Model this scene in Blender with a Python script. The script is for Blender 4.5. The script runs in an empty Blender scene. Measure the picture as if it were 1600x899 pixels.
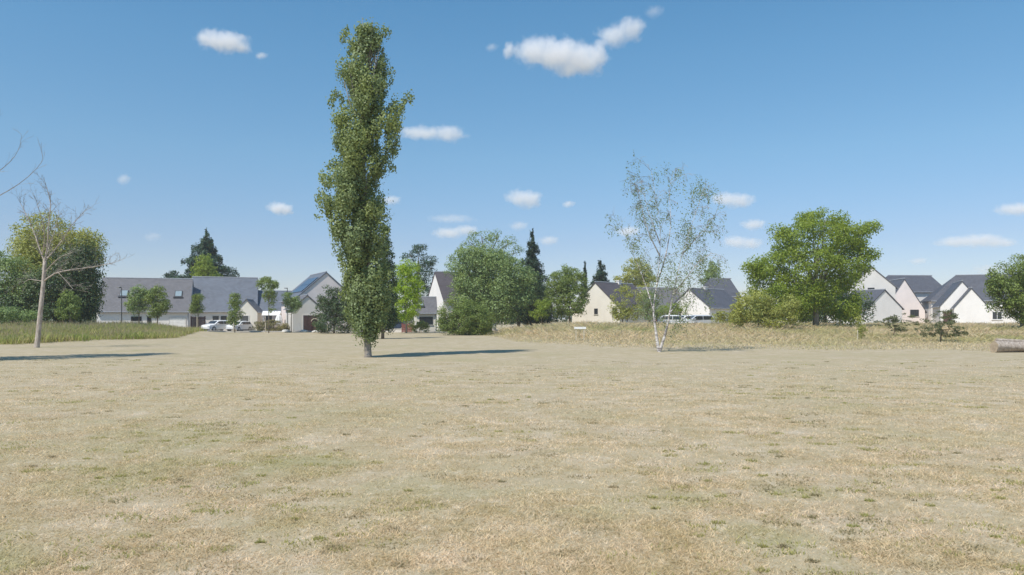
import bpy, math, random
import numpy as np
from mathutils import Vector, Matrix

# ------------------------------------------------------------------ camera, world, sun
CH, F, HY = 1.7, 1150.0, 498.0          # eye height, focal length in photo pixels, horizon row
scene = bpy.context.scene
COL = scene.collection
cam_d = bpy.data.cameras.new('camera'); cam = bpy.data.objects.new('camera', cam_d); COL.objects.link(cam)
cam.location = (0, 0, CH); cam.rotation_euler = (math.radians(90), 0, 0)
cam_d.sensor_width = 36; cam_d.lens = 36 * F / 1600; cam_d.shift_y = (HY - 449.5) / 1600
cam_d.clip_start = 0.1; cam_d.clip_end = 12000
scene.camera = cam

SV = Vector((0.47, 0.54, -1.0)).normalized()      # direction the light travels
SUN_EL = math.asin(-SV.z)
SUN_AZ = math.atan2(-SV.x, -SV.y)                 # from +Y towards +X
world = bpy.data.worlds.new('World'); scene.world = world; world.use_nodes = True
wn = world.node_tree; wn.nodes.clear()
wo = wn.nodes.new('ShaderNodeOutputWorld'); bg = wn.nodes.new('ShaderNodeBackground')
sky = wn.nodes.new('ShaderNodeTexSky'); sky.sky_type = 'NISHITA'; sky.sun_disc = False
sky.sun_elevation = SUN_EL; sky.sun_rotation = SUN_AZ
sky.air_density = 1.0; sky.dust_density = 0.1; sky.ozone_density = 3.0; sky.altitude = 100
bg.inputs['Strength'].default_value = 0.105
# the deep clear blue overhead and the lilac white of the low air
wtc = wn.nodes.new('ShaderNodeTexCoord'); wsx = wn.nodes.new('ShaderNodeSeparateXYZ'); wn.links.new(wtc.outputs['Generated'], wsx.inputs[0])
wr = wn.nodes.new('ShaderNodeValToRGB'); wn.links.new(wsx.outputs[2], wr.inputs[0])
wr.color_ramp.elements[0].position = 0.0; wr.color_ramp.elements[0].color = (.76, .73, .87, 1)
e_ = wr.color_ramp.elements.new(.10); e_.color = (.79, .80, .90, 1)
e_ = wr.color_ramp.elements.new(.21); e_.color = (.84, 1.02, 1.03, 1)
e_ = wr.color_ramp.elements.new(.33); e_.color = (.78, 1.12, 1.14, 1)
wr.color_ramp.elements[-1].position = 0.45; wr.color_ramp.elements[-1].color = (.66, 1.14, 1.20, 1)
wm = wn.nodes.new('ShaderNodeMix'); wm.data_type = 'RGBA'; wm.blend_type = 'MULTIPLY'; wm.inputs[0].default_value = 1
wn.links.new(sky.outputs[0], wm.inputs[6]); wn.links.new(wr.outputs[0], wm.inputs[7])
wn.links.new(wm.outputs[2], bg.inputs['Color']); wn.links.new(bg.outputs[0], wo.inputs['Surface'])
sl = bpy.data.lights.new('sun', 'SUN'); so = bpy.data.objects.new('sun', sl); COL.objects.link(so)
sl.energy = 4.0; sl.angle = math.radians(0.55); sl.color = (1.0, 0.955, 0.885)
so.rotation_euler = SV.to_track_quat('-Z', 'Y').to_euler(); so.location = (0, 0, 60)
vs = scene.view_settings; vs.view_transform = 'Standard'; vs.look = 'None'; vs.exposure = 0.25; vs.gamma = 1
vs.use_curve_mapping = False
scene.cycles.volume_bounces = 6; scene.cycles.volume_step_rate = 0.6
scene.cycles.max_bounces = 8; scene.cycles.transparent_max_bounces = 8
scene.cycles.use_denoising = True

rng = np.random.default_rng(11); rnd = random.Random(5)

# ------------------------------------------------------------------ survey helpers
def ss(t):
    t = np.clip(t, 0, 1); return t * t * (3 - 2 * t)
def ground(x, y):
    r = 0.55 * ss((y - 41) / 34) * ss((x + 3) / 14)
    l = 0.38 * ss((-28 - x) / 6) * ss((y - 40) / 14) * (1 - ss((y - 78) / 10))
    u = 0.05 * np.sin(x * .11 + 1) * np.sin(y * .09 + 2) * ss((y - 8) / 20)
    return r + l + u
def gz(x, y): return float(ground(np.float64(x), np.float64(y)))
def X(px, D): return (px - 800) / F * D
def Z(py, D): return CH + (HY - py) / F * D
def V(px, py, D): return Vector((X(px, D), D, Z(py, D)))

_lat = np.random.default_rng(3).random((256, 256))
def vnoise(x, y, s):
    x = np.asarray(x) * s + 1000.0; y = np.asarray(y) * s + 1000.0
    xi = np.floor(x).astype(int); yi = np.floor(y).astype(int); fx = x - xi; fy = y - yi
    fx = fx * fx * (3 - 2 * fx); fy = fy * fy * (3 - 2 * fy)
    a = _lat[xi % 256, yi % 256]; b = _lat[(xi + 1) % 256, yi % 256]
    c = _lat[xi % 256, (yi + 1) % 256]; d = _lat[(xi + 1) % 256, (yi + 1) % 256]
    return (a * (1 - fx) + b * fx) * (1 - fy) + (c * (1 - fx) + d * fx) * fy

# ------------------------------------------------------------------ object helpers
def tag(o, label=None, cat=None, group=None, kind=None):
    if label: o['label'] = label
    if cat: o['category'] = cat
    if group: o['group'] = group
    if kind: o['kind'] = kind
    return o
def empty(name, loc, rz, label, cat, group=None):
    o = bpy.data.objects.new(name, None); COL.objects.link(o)
    o.location = loc; o.rotation_euler = (0, 0, rz); o.empty_display_size = .3
    return tag(o, label, cat, group)
def npmesh(name, verts, k, mat, parent=None, smooth=False):
    """verts (n*k,3): n separate k-gons"""
    verts = np.asarray(verts, dtype=np.float32); n = len(verts) // k
    me = bpy.data.meshes.new(name)
    me.vertices.add(n * k); me.vertices.foreach_set('co', verts.ravel())
    me.loops.add(n * k); me.loops.foreach_set('vertex_index', np.arange(n * k, dtype=np.int32))
    me.polygons.add(n); me.polygons.foreach_set('loop_start', np.arange(0, n * k, k, dtype=np.int32))
    me.update(calc_edges=True); me.materials.append(mat)
    o = bpy.data.objects.new(name, me); COL.objects.link(o)
    if parent: o.parent = parent
    return o
class MB:
    def __init__(s): s.v = []; s.f = []; s.m = []
    def poly(s, pts, faces, mi=0):
        b = len(s.v); s.v += [tuple(p) for p in pts]
        for f in faces: s.f.append([b + i for i in f]); s.m.append(mi)
        return s
    def box(s, x0, x1, y0, y1, z0, z1, mi=0):
        return s.poly([(x0,y0,z0),(x1,y0,z0),(x1,y1,z0),(x0,y1,z0),(x0,y0,z1),(x1,y0,z1),(x1,y1,z1),(x0,y1,z1)],
            [(0,3,2,1),(4,5,6,7),(0,1,5,4),(1,2,6,5),(2,3,7,6),(3,0,4,7)], mi)
    def prism(s, prof, a0, a1, axis='x', mi=0):
        """prof: closed list of (u,z); extruded along axis from a0 to a1"""
        n = len(prof)
        mk = (lambda a, u, z: (a, u, z)) if axis == 'x' else (lambda a, u, z: (u, a, z))
        pts = [mk(a0, u, z) for u, z in prof] + [mk(a1, u, z) for u, z in prof]
        fs = [tuple(range(n))[::-1], tuple(range(n, 2 * n))] + [(i, (i+1) % n, n + (i+1) % n, n + i) for i in range(n)]
        return s.poly(pts, fs, mi)
    def tube(s, pts, rad, n=6, mi=0, cap=True):
        pts = [Vector(p) for p in pts]; b = len(s.v); K = len(pts)
        for i, p in enumerate(pts):
            t = (pts[min(i+1, K-1)] - pts[max(i-1, 0)]).normalized()
            a = t.cross(Vector((0.31, 0.93, 0.2))).normalized(); c = t.cross(a)
            for j in range(n):
                w = 2 * math.pi * j / n
                s.v.append(tuple(p + (a * math.cos(w) + c * math.sin(w)) * rad[i]))
        for i in range(K - 1):
            for j in range(n):
                s.f.append([b+i*n+j, b+i*n+(j+1) % n, b+(i+1)*n+(j+1) % n, b+(i+1)*n+j]); s.m.append(mi)
        if cap:
            s.f.append([b + j for j in range(n)][::-1]); s.m.append(mi)
            s.f.append([b + (K-1)*n + j for j in range(n)]); s.m.append(mi)
        return s
    def build(s, name, mats, parent=None, smooth=False, bevel=0):
        me = bpy.data.meshes.new(name); me.from_pydata(s.v, [], s.f)
        if not isinstance(mats, (list, tuple)): mats = [mats]
        for m in mats: me.materials.append(m)
        me.polygons.foreach_set('material_index', s.m)
        if smooth: me.polygons.foreach_set('use_smooth', [True] * len(s.f))
        me.update()
        o = bpy.data.objects.new(name, me); COL.objects.link(o)
        if parent: o.parent = parent
        if bevel:
            b = o.modifiers.new('bevel', 'BEVEL'); b.width = bevel; b.segments = 2; b.limit_method = 'ANGLE'
        return o

# ------------------------------------------------------------------ materials
def newmat(name):
    m = bpy.data.materials.new(name); m.use_nodes = True; nt = m.node_tree; nt.nodes.clear()
    return m, nt, nt.nodes.new('ShaderNodeOutputMaterial')
def N(nt, t, **kw):
    n = nt.nodes.new(t)
    for k, v in kw.items():
        if k in n.inputs: n.inputs[k].default_value = v
        else: setattr(n, k, v)
    return n
def ramp(nt, stops, interp='LINEAR'):
    r = nt.nodes.new('ShaderNodeValToRGB'); r.color_ramp.interpolation = interp
    while len(r.color_ramp.elements) < len(stops): r.color_ramp.elements.new(0.5)
    for e, (p, c) in zip(r.color_ramp.elements, stops): e.position = p; e.color = (*c, 1)
    return r
def mixc(nt, fac, a, b, mode='MIX'):
    m = nt.nodes.new('ShaderNodeMix'); m.data_type = 'RGBA'; m.blend_type = mode
    for sock, val in ((m.inputs[0], fac), (m.inputs[6], a), (m.inputs[7], b)):
        if isinstance(val, bpy.types.NodeSocket): nt.links.new(val, sock)
        elif isinstance(val, (int, float)): sock.default_value = val
        else: sock.default_value = (*val, 1)
    return m.outputs[2]
def noise(nt, vec, scale, detail=3, rough=.55):
    n = N(nt, 'ShaderNodeTexNoise', Scale=scale, Detail=detail, Roughness=rough)
    if vec is not None: nt.links.new(vec, n.inputs['Vector'])
    return n.outputs['Fac']
def mrange(nt, v, a, b, c=0., d=1.):
    n = N(nt, 'ShaderNodeMapRange'); nt.links.new(v, n.inputs[0])
    for i, x in enumerate((a, b, c, d)): n.inputs[i+1].default_value = x
    return n.outputs[0]
def bsdf(nt, out, col, rough=.8, spec=.3, bump=None, bstr=.3, bdist=.02, **kw):
    p = N(nt, 'ShaderNodeBsdfPrincipled', Roughness=rough); p.inputs['Specular IOR Level'].default_value = spec
    for k, v in kw.items(): p.inputs[k].default_value = v
    if isinstance(col, bpy.types.NodeSocket): nt.links.new(col, p.inputs['Base Color'])
    else: p.inputs['Base Color'].default_value = (*col, 1)
    if bump is not None:
        b = N(nt, 'ShaderNodeBump', Strength=bstr, Distance=bdist); nt.links.new(bump, b.inputs['Height'])
        nt.links.new(b.outputs[0], p.inputs['Normal'])
    if out: nt.links.new(p.outputs[0], out.inputs['Surface'])
    return p

def field_colour(nt):
    """straw lawn with dull green patches, evaluated in world metres"""
    g = nt.nodes.new('ShaderNodeNewGeometry'); pos = g.outputs['Position']
    sc = N(nt, 'ShaderNodeVectorMath', operation='MULTIPLY'); sc.inputs[1].default_value = (1, 1, 0)
    nt.links.new(pos, sc.inputs[0]); p = sc.outputs[0]
    a = noise(nt, p, .22, 4, .6); b = noise(nt, p, 1.3, 4, .65); c = noise(nt, p, 7, 3, .6)
    straw = ramp(nt, [(.30, (.36, .295, .172)), (.50, (.43, .356, .235)), (.68, (.50, .42, .308))]); nt.links.new(b, straw.inputs[0])
    c1 = mixc(nt, mrange(nt, noise(nt, p, .5, 3), .5, .68, 0, .6), straw.outputs[0], (.43, .355, .255))
    gm = mrange(nt, a, .50, .68); gm2 = mrange(nt, b, .42, .62)
    mul = N(nt, 'ShaderNodeMath', operation='MULTIPLY'); nt.links.new(gm, mul.inputs[0]); nt.links.new(gm2, mul.inputs[1])
    mul2 = N(nt, 'ShaderNodeMath', operation='MULTIPLY'); nt.links.new(mul.outputs[0], mul2.inputs[0]); mul2.inputs[1].default_value = .75
    # hand placed greener patches seen near the viewer
    last = mul2.outputs[0]
    for (x, y, r, s) in GREEN:
        d = N(nt, 'ShaderNodeVectorMath', operation='DISTANCE'); nt.links.new(p, d.inputs[0]); d.inputs[1].default_value = (x, y, 0)
        w = N(nt, 'ShaderNodeMath', operation='ADD'); nt.links.new(mrange(nt, d.outputs['Value'], r, 0, 0, s), w.inputs[0])
        nt.links.new(mrange(nt, b, .3, .7, -.45, .45), w.inputs[1])
        cl = N(nt, 'ShaderNodeMath', operation='MINIMUM'); nt.links.new(w.outputs[0], cl.inputs[0])
        nt.links.new(mrange(nt, d.outputs['Value'], r, r * .6, 0, s), cl.inputs[1])
        mx = N(nt, 'ShaderNodeMath', operation='MAXIMUM'); nt.links.new(last, mx.inputs[0]); nt.links.new(cl.outputs[0], mx.inputs[1]); last = mx.outputs[0]
    c2 = mixc(nt, last, c1, (.27, .255, .115))
    c2 = mixc(nt, mrange(nt, noise(nt, p, 3.2, 5, .7), .50, .70, 0, .42), c2, (.32, .27, .14))
    c2 = mixc(nt, mrange(nt, noise(nt, p, 4.6, 4, .7), .54, .70, 0, .6), c2, (.60, .52, .40))
    c3 = mixc(nt, mrange(nt, c, .60, .74, 0, .40), c2, (.20, .165, .09))
    return c3, c, b
GREEN = [(-4.6, 5.4, 1.0, 1.0), (-3.7, 5.15, .6, .8), (-5.0, 10.5, 2.2, .45), (-7.5, 9.5, 1.8, .4), (-5.6, 5.6, 1.1, .9), (-4.0, 8.2, 1.6, .5), (-2.6, 8.6, 1.3, .65), (-1.9, 6.2, .6, .5), (2.0, 5.8, .5, .6), (1.6, 7.0, .6, .5),
         (2.8, 7.2, .5, .5), (-6.6, 8.4, 1.4, .4), (-.8, 7.2, 1.2, .4), (-3.0, 13, 2.5, .35)]

def mat_field():
    m, nt, o = newmat('dry_lawn'); c, f, b = field_colour(nt)
    g = nt.nodes.new('ShaderNodeNewGeometry')
    fine = noise(nt, g.outputs['Position'], 22, 4, .7)
    col = mixc(nt, mrange(nt, fine, .40, .75, 0, .30), c, (.25, .20, .125))
    bsdf(nt, o, col, .95, .1, fine, .35, .02); return m
def mat_blade_field():
    m, nt, o = newmat('dry_blades'); c, f, b = field_colour(nt)
    g = nt.nodes.new('ShaderNodeNewGeometry')
    r = ramp(nt, [(0, (1.1, 1.03, .88)), (.35, (1.55, 1.49, 1.45)), (.8, (1.95, 1.88, 1.86)), (1, (2.3, 2.2, 2.1))]); nt.links.new(g.outputs['Random Per Island'], r.inputs[0])
    col = mixc(nt, 1.0, c, r.outputs[0], 'MULTIPLY')
    p = bsdf(nt, None, col, .8, .15)
    t = N(nt, 'ShaderNodeBsdfTranslucent'); nt.links.new(col, t.inputs[0])
    mx = N(nt, 'ShaderNodeMixShader', Fac=.42); nt.links.new(p.outputs[0], mx.inputs[1]); nt.links.new(t.outputs[0], mx.inputs[2])
    nt.links.new(mx.outputs[0], o.inputs['Surface']); return m
def mat_meadow(name, stops, green, gscale=.12, glo=.45, ghi=.6):
    m, nt, o = newmat(name); g = nt.nodes.new('ShaderNodeNewGeometry')
    r = ramp(nt, stops); nt.links.new(g.outputs['Random Per Island'], r.inputs[0])
    col = mixc(nt, mrange(nt, noise(nt, g.outputs['Position'], gscale, 3), glo, ghi, 0, .75), r.outputs[0], green)
    p = bsdf(nt, None, col, .8, .15)
    t = N(nt, 'ShaderNodeBsdfTranslucent'); nt.links.new(col, t.inputs[0])
    mx = N(nt, 'ShaderNodeMixShader', Fac=.5); nt.links.new(p.outputs[0], mx.inputs[1]); nt.links.new(t.outputs[0], mx.inputs[2])
    nt.links.new(mx.outputs[0], o.inputs['Surface']); return m
def mat_leaf(name, base, var=.35, trans=.32, warm=(1.25, 1.1, .6)):
    base = tuple(min(.5, c * 1.9) for c in base); trans = min(.5, trans + .08)
    m, nt, o = newmat(name); g = nt.nodes.new('ShaderNodeNewGeometry')
    lo = tuple(c * (1 - var) for c in base); hi = tuple(c * (1 + var * w) for c, w in zip(base, (1.3, 1.2, .9)))
    r = ramp(nt, [(0, lo), (.5, base), (1, hi)]); nt.links.new(g.outputs['Random Per Island'], r.inputs[0])
    tc = nt.nodes.new('ShaderNodeTexCoord')
    wm = tuple(min(1, c * w) for c, w in zip(base, warm))
    col = mixc(nt, mrange(nt, noise(nt, tc.outputs['Object'], .55, 2), .45, .65, 0, .5), r.outputs[0], wm)
    p = bsdf(nt, None, col, .5, .4)
    t = N(nt, 'ShaderNodeBsdfTranslucent'); nt.links.new(mixc(nt, .5, col, (base[0]*1.6, base[1]*1.5, base[2]*.6)), t.inputs[0])
    mx = N(nt, 'ShaderNodeMixShader', Fac=trans); nt.links.new(p.outputs[0], mx.inputs[1]); nt.links.new(t.outputs[0], mx.inputs[2])
    nt.links.new(mx.outputs[0], o.inputs['Surface']); return m
def mat_bark(name, a, b, scale=6, band=False):
    m, nt, o = newmat(name); tc = nt.nodes.new('ShaderNodeTexCoord'); mp = N(nt, 'ShaderNodeMapping')
    mp.inputs['Scale'].default_value = (1, 1, 3.0) if band else (3, 3, .6); nt.links.new(tc.outputs['Object'], mp.inputs[0])
    n = noise(nt, mp.outputs[0], scale, 4, .7); r = ramp(nt, [(.38, a), (.62, b)]); nt.links.new(n, r.inputs[0])
    bsdf(nt, o, r.outputs[0], .9, .2, n, .6, .03); return m
def mat_plain(name, c, rough=.6, spec=.4, amt=.12, scale=3, **kw):
    m, nt, o = newmat(name); tc = nt.nodes.new('ShaderNodeTexCoord'); n = noise(nt, tc.outputs['Object'], scale, 4)
    col = mixc(nt, mrange(nt, n, .3, .7, 0, 1), tuple(x * (1 - amt) for x in c), tuple(min(1, x * (1 + amt)) for x in c))
    bsdf(nt, o, col, rough, spec, **kw); return m
def mat_stucco(name, c):
    m, nt, o = newmat(name); tc = nt.nodes.new('ShaderNodeTexCoord')
    n = noise(nt, tc.outputs['Object'], .7, 4); f = noise(nt, tc.outputs['Object'], 25, 2)
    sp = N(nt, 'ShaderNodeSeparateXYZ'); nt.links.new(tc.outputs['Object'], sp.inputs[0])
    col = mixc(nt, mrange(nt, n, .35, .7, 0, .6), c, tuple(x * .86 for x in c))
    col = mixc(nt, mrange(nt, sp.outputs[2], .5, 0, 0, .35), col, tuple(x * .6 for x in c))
    bsdf(nt, o, col, .9, .15, f, .25, .01); return m
def mat_slate(name, c):
    m, nt, o = newmat(name); tc = nt.nodes.new('ShaderNodeTexCoord')
    sp = N(nt, 'ShaderNodeSeparateXYZ'); nt.links.new(tc.outputs['Object'], sp.inputs[0])
    cb = N(nt, 'ShaderNodeCombineXYZ'); nt.links.new(sp.outputs[0], cb.inputs[0]); nt.links.new(sp.outputs[2], cb.inputs[1])
    br = N(nt, 'ShaderNodeTexBrick', Scale=1.0); br.inputs['Brick Width'].default_value = .32; br.inputs['Row Height'].default_value = .16
    br.inputs['Mortar Size'].default_value = .012; br.inputs['Color1'].default_value = (*[x*.85 for x in c], 1)
    br.inputs['Color2'].default_value = (*[x*1.15 for x in c], 1); br.inputs['Mortar'].default_value = (*[x*.45 for x in c], 1)
    nt.links.new(cb.outputs[0], br.inputs['Vector'])
    n = noise(nt, tc.outputs['Object'], .9, 4)
    col = mixc(nt, mrange(nt, n, .35, .7, 0, .4), br.outputs['Color'], tuple(x * 1.25 for x in c))
    bsdf(nt, o, col, .62, .35, br.outputs['Fac'], -.3, .01); return m

M = {}
M['field'] = mat_field(); M['blades'] = mat_blade_field()
M['meadow_r'] = mat_meadow('meadow_grass', [(0, (.60, .50, .27)), (.35, (.76, .64, .38)), (.75, (.85, .71, .48)), (1, (.82, .62, .44))], (.50, .50, .20), .09, .50, .66)
M['meadow_l'] = mat_meadow('meadow_grass_green', [(0, (.36, .40, .10)), (.5, (.50, .50, .17)), (1, (.66, .56, .30))], (.32, .42, .08), .15)
M['seed'] = mat_meadow('seed_heads', [(0, (.42, .33, .19)), (.5, (.56, .44, .27)), (1, (.66, .54, .35))], (.46, .42, .20), .2)
M['weed'] = mat_meadow('weed', [(0, (.30, .28, .09)), (.6, (.44, .41, .15)), (1, (.6, .54, .26))], (.38, .38, .13), .5)
M['dead'] = mat_meadow('dead_tuft', [(0, (.26, .21, .12)), (.6, (.42, .34, .2)), (1, (.6, .5, .33))], (.3, .27, .14), .5)
M['meadow_soil'] = mat_plain('meadow_soil', (.20, .18, .09), .95, .1, .25, .4)
M['poplar'] = mat_leaf('poplar_leaves', (.122, .155, .072), .4, .30, (1.45, 1.25, .6))
M['dark'] = mat_leaf('dark_leaves', (.036, .058, .022), .4, .2)
M['conifer'] = mat_leaf('conifer_needles', (.022, .042, .024), .35, .1, (1.1, 1.1, .9))
M['cedar'] = mat_leaf('cedar_needles', (.030, .055, .032), .35, .1, (1, 1.1, 1))
M['mid'] = mat_leaf('mid_leaves', (.10, .135, .036), .4, .3)
M['greyg'] = mat_leaf('grey_green_leaves', (.12, .165, .068), .35, .3)
M['olive'] = mat_leaf('olive_leaves', (.185, .195, .055), .35, .3)
M['bright'] = mat_leaf('bright_leaves', (.135, .178, .030), .35, .42)
M['lime'] = mat_leaf('lime_leaves', (.175, .24, .02), .3, .45)
M['yellow'] = mat_leaf('yellow_green_leaves', (.185, .20, .06), .35, .35)
M['birch'] = mat_leaf('birch_leaves', (.105, .135, .065), .35, .35)
M['scrub'] = mat_leaf('scrub_leaves', (.065, .075, .035), .35, .2)
M['hedge'] = mat_leaf('hedge_leaves', (.12, .11, .05), .4, .2)
M['bark'] = mat_bark('brown_bark', (.10, .075, .055), (.22, .18, .14))
M['bark_grey'] = mat_bark('grey_bark', (.20, .175, .15), (.36, .32, .28))
M['bark_pale'] = mat_bark('pale_bark', (.30, .24, .20), (.56, .49, .42), 5)
M['bark_birch'] = mat_bark('birch_bark', (.16, .13, .12), (.78, .74, .70), 2.6, True)
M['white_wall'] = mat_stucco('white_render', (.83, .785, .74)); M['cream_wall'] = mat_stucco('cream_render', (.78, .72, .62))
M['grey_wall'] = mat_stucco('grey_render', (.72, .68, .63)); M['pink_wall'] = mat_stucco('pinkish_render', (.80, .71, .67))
M['slate'] = mat_slate('slate', (.145, .14, .148)); M['slate_b'] = mat_slate('blue_slate', (.135, .15, .18)); M['slate_d'] = mat_slate('dark_slate', (.095, .098, .115))
M['slate_m'] = mat_slate('brown_slate', (.10, .085, .09))
M['glass'] = mat_plain('window_glass', (.03, .035, .04), .12, .6, .1)
M['skyglass'] = mat_plain('skylight_glass', (.28, .34, .36), .08, .9, .1)
M['dark_frame'] = mat_plain('dark_frame', (.035, .035, .04), .5)
M['white_frame'] = mat_plain('white_frame', (.78, .77, .75), .5)
M['garage'] = mat_plain('garage_door', (.86, .84, .80), .6)
M['gutter'] = mat_plain('zinc', (.30, .31, .33), .5)
M['wood_dark'] = mat_plain('stained_wood', (.10, .06, .055), .8, .2, .3)
M['wood_red'] = mat_plain('red_brown_wood', (.22, .085, .07), .8, .2, .3)
M['wood_grey'] = mat_bark('weathered_wood', (.26, .21, .17), (.46, .40, .34), 4)
M['wood_cut'] = mat_plain('cut_wood', (.42, .33, .23), .85, .2, .25, 8)
M['stake'] = mat_plain('stake_wood', (.50, .44, .33), .8, .2, .2)
M['solar'] = mat_plain('solar_panel', (.035, .05, .09), .2, .6, .1)
M['panel_dark'] = mat_plain('dark_door', (.075, .075, .07), .6, .3, .2)
M['paint_white'] = mat_plain('white_paint', (.80, .80, .80), .3, .5, .03)
M['paint_silver'] = mat_plain('silver_paint', (.50, .52, .54), .3, .6, .03)
M['paint_blue'] = mat_plain('dark_blue_paint', (.05, .07, .11), .3, .6, .03)
M['tyre'] = mat_plain('rubber', (.02, .02, .02), .8); M['rim'] = mat_plain('alloy', (.5, .5, .5), .35)
M['lamp_red'] = mat_plain('red_lens', (.35, .02, .02), .3); M['lamp_clear'] = mat_plain('clear_lens', (.7, .7, .68), .2)
M['metal_dark'] = mat_plain('dark_metal', (.07, .075, .08), .5); M['metal_grey'] = mat_plain('galvanised_metal', (.42, .43, .43), .5)
M['stone'] = mat_plain('pale_stone', (.58, .55, .50), .9, .2, .2, 5); M['concrete'] = mat_plain('concrete', (.42, .40, .37), .9, .2, .12)
M['asphalt'] = mat_plain('asphalt', (.13, .125, .12), .9, .2, .15, 2)
M['canvas'] = mat_plain('white_canvas', (.78, .77, .74), .8, .2, .04)

# ------------------------------------------------------------------ ground, road
def axis(lo, hi, step, far):
    a = list(np.arange(lo, hi + step/2, step)); g = step
    x = a[-1]
    while x < far: g *= 1.5; x += g; a.append(x)
    x = a[0]; g = step
    while x > -far: g *= 1.5; x -= g; a.insert(0, x)
    return np.array(a)
def make_ground():
    xs = axis(-110, 120, 2, 5000); ys = axis(-40, 140, 1.5, 5000)
    gx, gy = np.meshgrid(xs, ys); z = ground(gx, gy)
    me = bpy.data.meshes.new('ground'); nx, ny = len(xs), len(ys)
    idx = np.arange(nx * ny).reshape(ny, nx)
    f = np.stack([idx[:-1, :-1], idx[:-1, 1:], idx[1:, 1:], idx[1:, :-1]], -1).reshape(-1, 4)
    me.from_pydata(np.stack([gx, gy, z], -1).reshape(-1, 3).tolist(), [], f.tolist())
    me.polygons.foreach_set('use_smooth', [True] * len(f)); me.materials.append(M['field']); me.update()
    o = bpy.data.objects.new('ground', me); COL.objects.link(o); tag(o, kind='structure')
make_ground()
mb = MB()
pts = [(x, 90.5 + .02 * (x + 20) + (2.5 if x > 0 else 0)) for x in range(-75, -4, 4)]
for (xa, ya), (xb, yb) in zip(pts, pts[1:]):
    mb.poly([(xa, ya, .055 + gz(xa, ya)), (xb, yb, .055 + gz(xb, yb)), (xb, yb + 4, .055 + gz(xb, yb)), (xa, ya + 4, .055 + gz(xa, ya))], [(0, 1, 2, 3)])
tag(mb.build('road', M['asphalt']), kind='structure')
mb = MB()
for (xa, ya), (xb, yb) in zip(pts, pts[1:]):
    for d0, w in ((-.16, .15), (4.01, .15)):
        za, zb = gz(xa, ya), gz(xb, yb)
        mb.poly([(xa, ya+d0, za-.1), (xb, yb+d0, zb-.1), (xb, yb+d0+w, zb-.1), (xa, ya+d0+w, za-.1),
                 (xa, ya+d0, za+.16), (xb, yb+d0, zb+.16), (xb, yb+d0+w, zb+.16), (xa, ya+d0+w, za+.16)],
                [(4,5,6,7),(0,1,5,4),(2,3,7,6)])
tag(mb.build('kerb', M['concrete']), kind='structure')

# lawn blades
def lawn():
    n = 1000000
    D = np.exp(rng.uniform(math.log(3.6), math.log(36), n)); x = rng.uniform(-1, 1, n) * (D * .80 + 1.5); f_ = rng.random(n) > ss((D - 11) / 22); D = D[f_]; x = x[f_]; n = len(x)
    cl = vnoise(x, D, 3.1); cl2 = vnoise(x + 7, D, .9)
    keep = rng.random(n) < (.35 + .9 * cl * cl2 * 1.6); x = x[keep]; D = D[keep]; cl = cl[keep]; n = len(x)
    z = ground(x, D); sc = .75 + D / 16
    h = rng.uniform(.006, .022, n) * (.6 + .9 * cl) * (1 + D / 60); w = rng.uniform(.0022, .005, n) * sc
    h *= np.where(rng.random(n) < .02, 1.9, 1)
    a = rng.uniform(0, 2 * np.pi, n); lean = rng.uniform(.8, 3.2, n) * h; la = rng.uniform(0, 2 * np.pi, n)
    c, s = np.cos(a) * w, np.sin(a) * w
    v = np.zeros((n, 3, 3)); v[:, 0] = np.stack([x - c, D - s, z - .003], 1); v[:, 1] = np.stack([x + c, D + s, z - .003], 1)
    v[:, 2] = np.stack([x + np.cos(la) * lean, D + np.sin(la) * lean, z + h], 1)
    o = npmesh('dry_grass', v.reshape(-1, 3), 3, M['blades'])
    tag(o, 'short straw coloured mown grass blades covering the near field', 'grass', kind='stuff')
lawn()

def weeds():
    for nm, mt, n0, lab, thr in (('green_weeds', 'weed', 800, 'small dull green weed tufts scattered through the dry lawn', .50), ('dead_tufts', 'dead', 420, 'tiny brown dead grass tufts dotting the dry lawn', .40)):
        D = np.exp(rng.uniform(math.log(4.4), math.log(30), n0)); x = rng.uniform(-1, 1, n0) * D * .78
        gsum = vnoise(x + 3, D, .7) if mt == 'dead' else vnoise(x, D, .45)
        if mt == 'weed':
            for (a, b, r, q) in GREEN: gsum = np.maximum(gsum, q * 1.25 * (np.hypot(x - a, D - b) < r * .9))
        k = gsum > thr; x, D = x[k], D[k]; m = 48; i = np.repeat(np.arange(len(x)), m); R_ = rng.uniform(.02, .16, len(x)) * (1 + D / 22)
        a = rng.uniform(0, 2*np.pi, len(i)); rr = np.sqrt(rng.random(len(i))) * R_[i]; X_ = x[i] + np.cos(a) * rr * 1.4; Y_ = D[i] + np.sin(a) * rr; Z_ = ground(X_, Y_)
        h = rng.uniform(.006, .022, len(i)) * (1 + D[i] / 40); w = rng.uniform(.0025, .006, len(i)) * (1 + D[i] / 20); b = rng.uniform(0, 6.283, len(i)); L = h * rng.uniform(.6, 2.2, len(i))
        v = np.zeros((len(i), 3, 3)); c, s_ = -np.sin(b) * w, np.cos(b) * w
        v[:, 0] = np.stack([X_ - c, Y_ - s_, Z_], 1); v[:, 1] = np.stack([X_ + c, Y_ + s_, Z_], 1); v[:, 2] = np.stack([X_ + np.cos(b) * L, Y_ + np.sin(b) * L, Z_ + h + .004], 1)
        tag(npmesh(nm, v.reshape(-1, 3), 3, M[mt]), lab, 'weeds', kind='stuff')
weeds()

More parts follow.
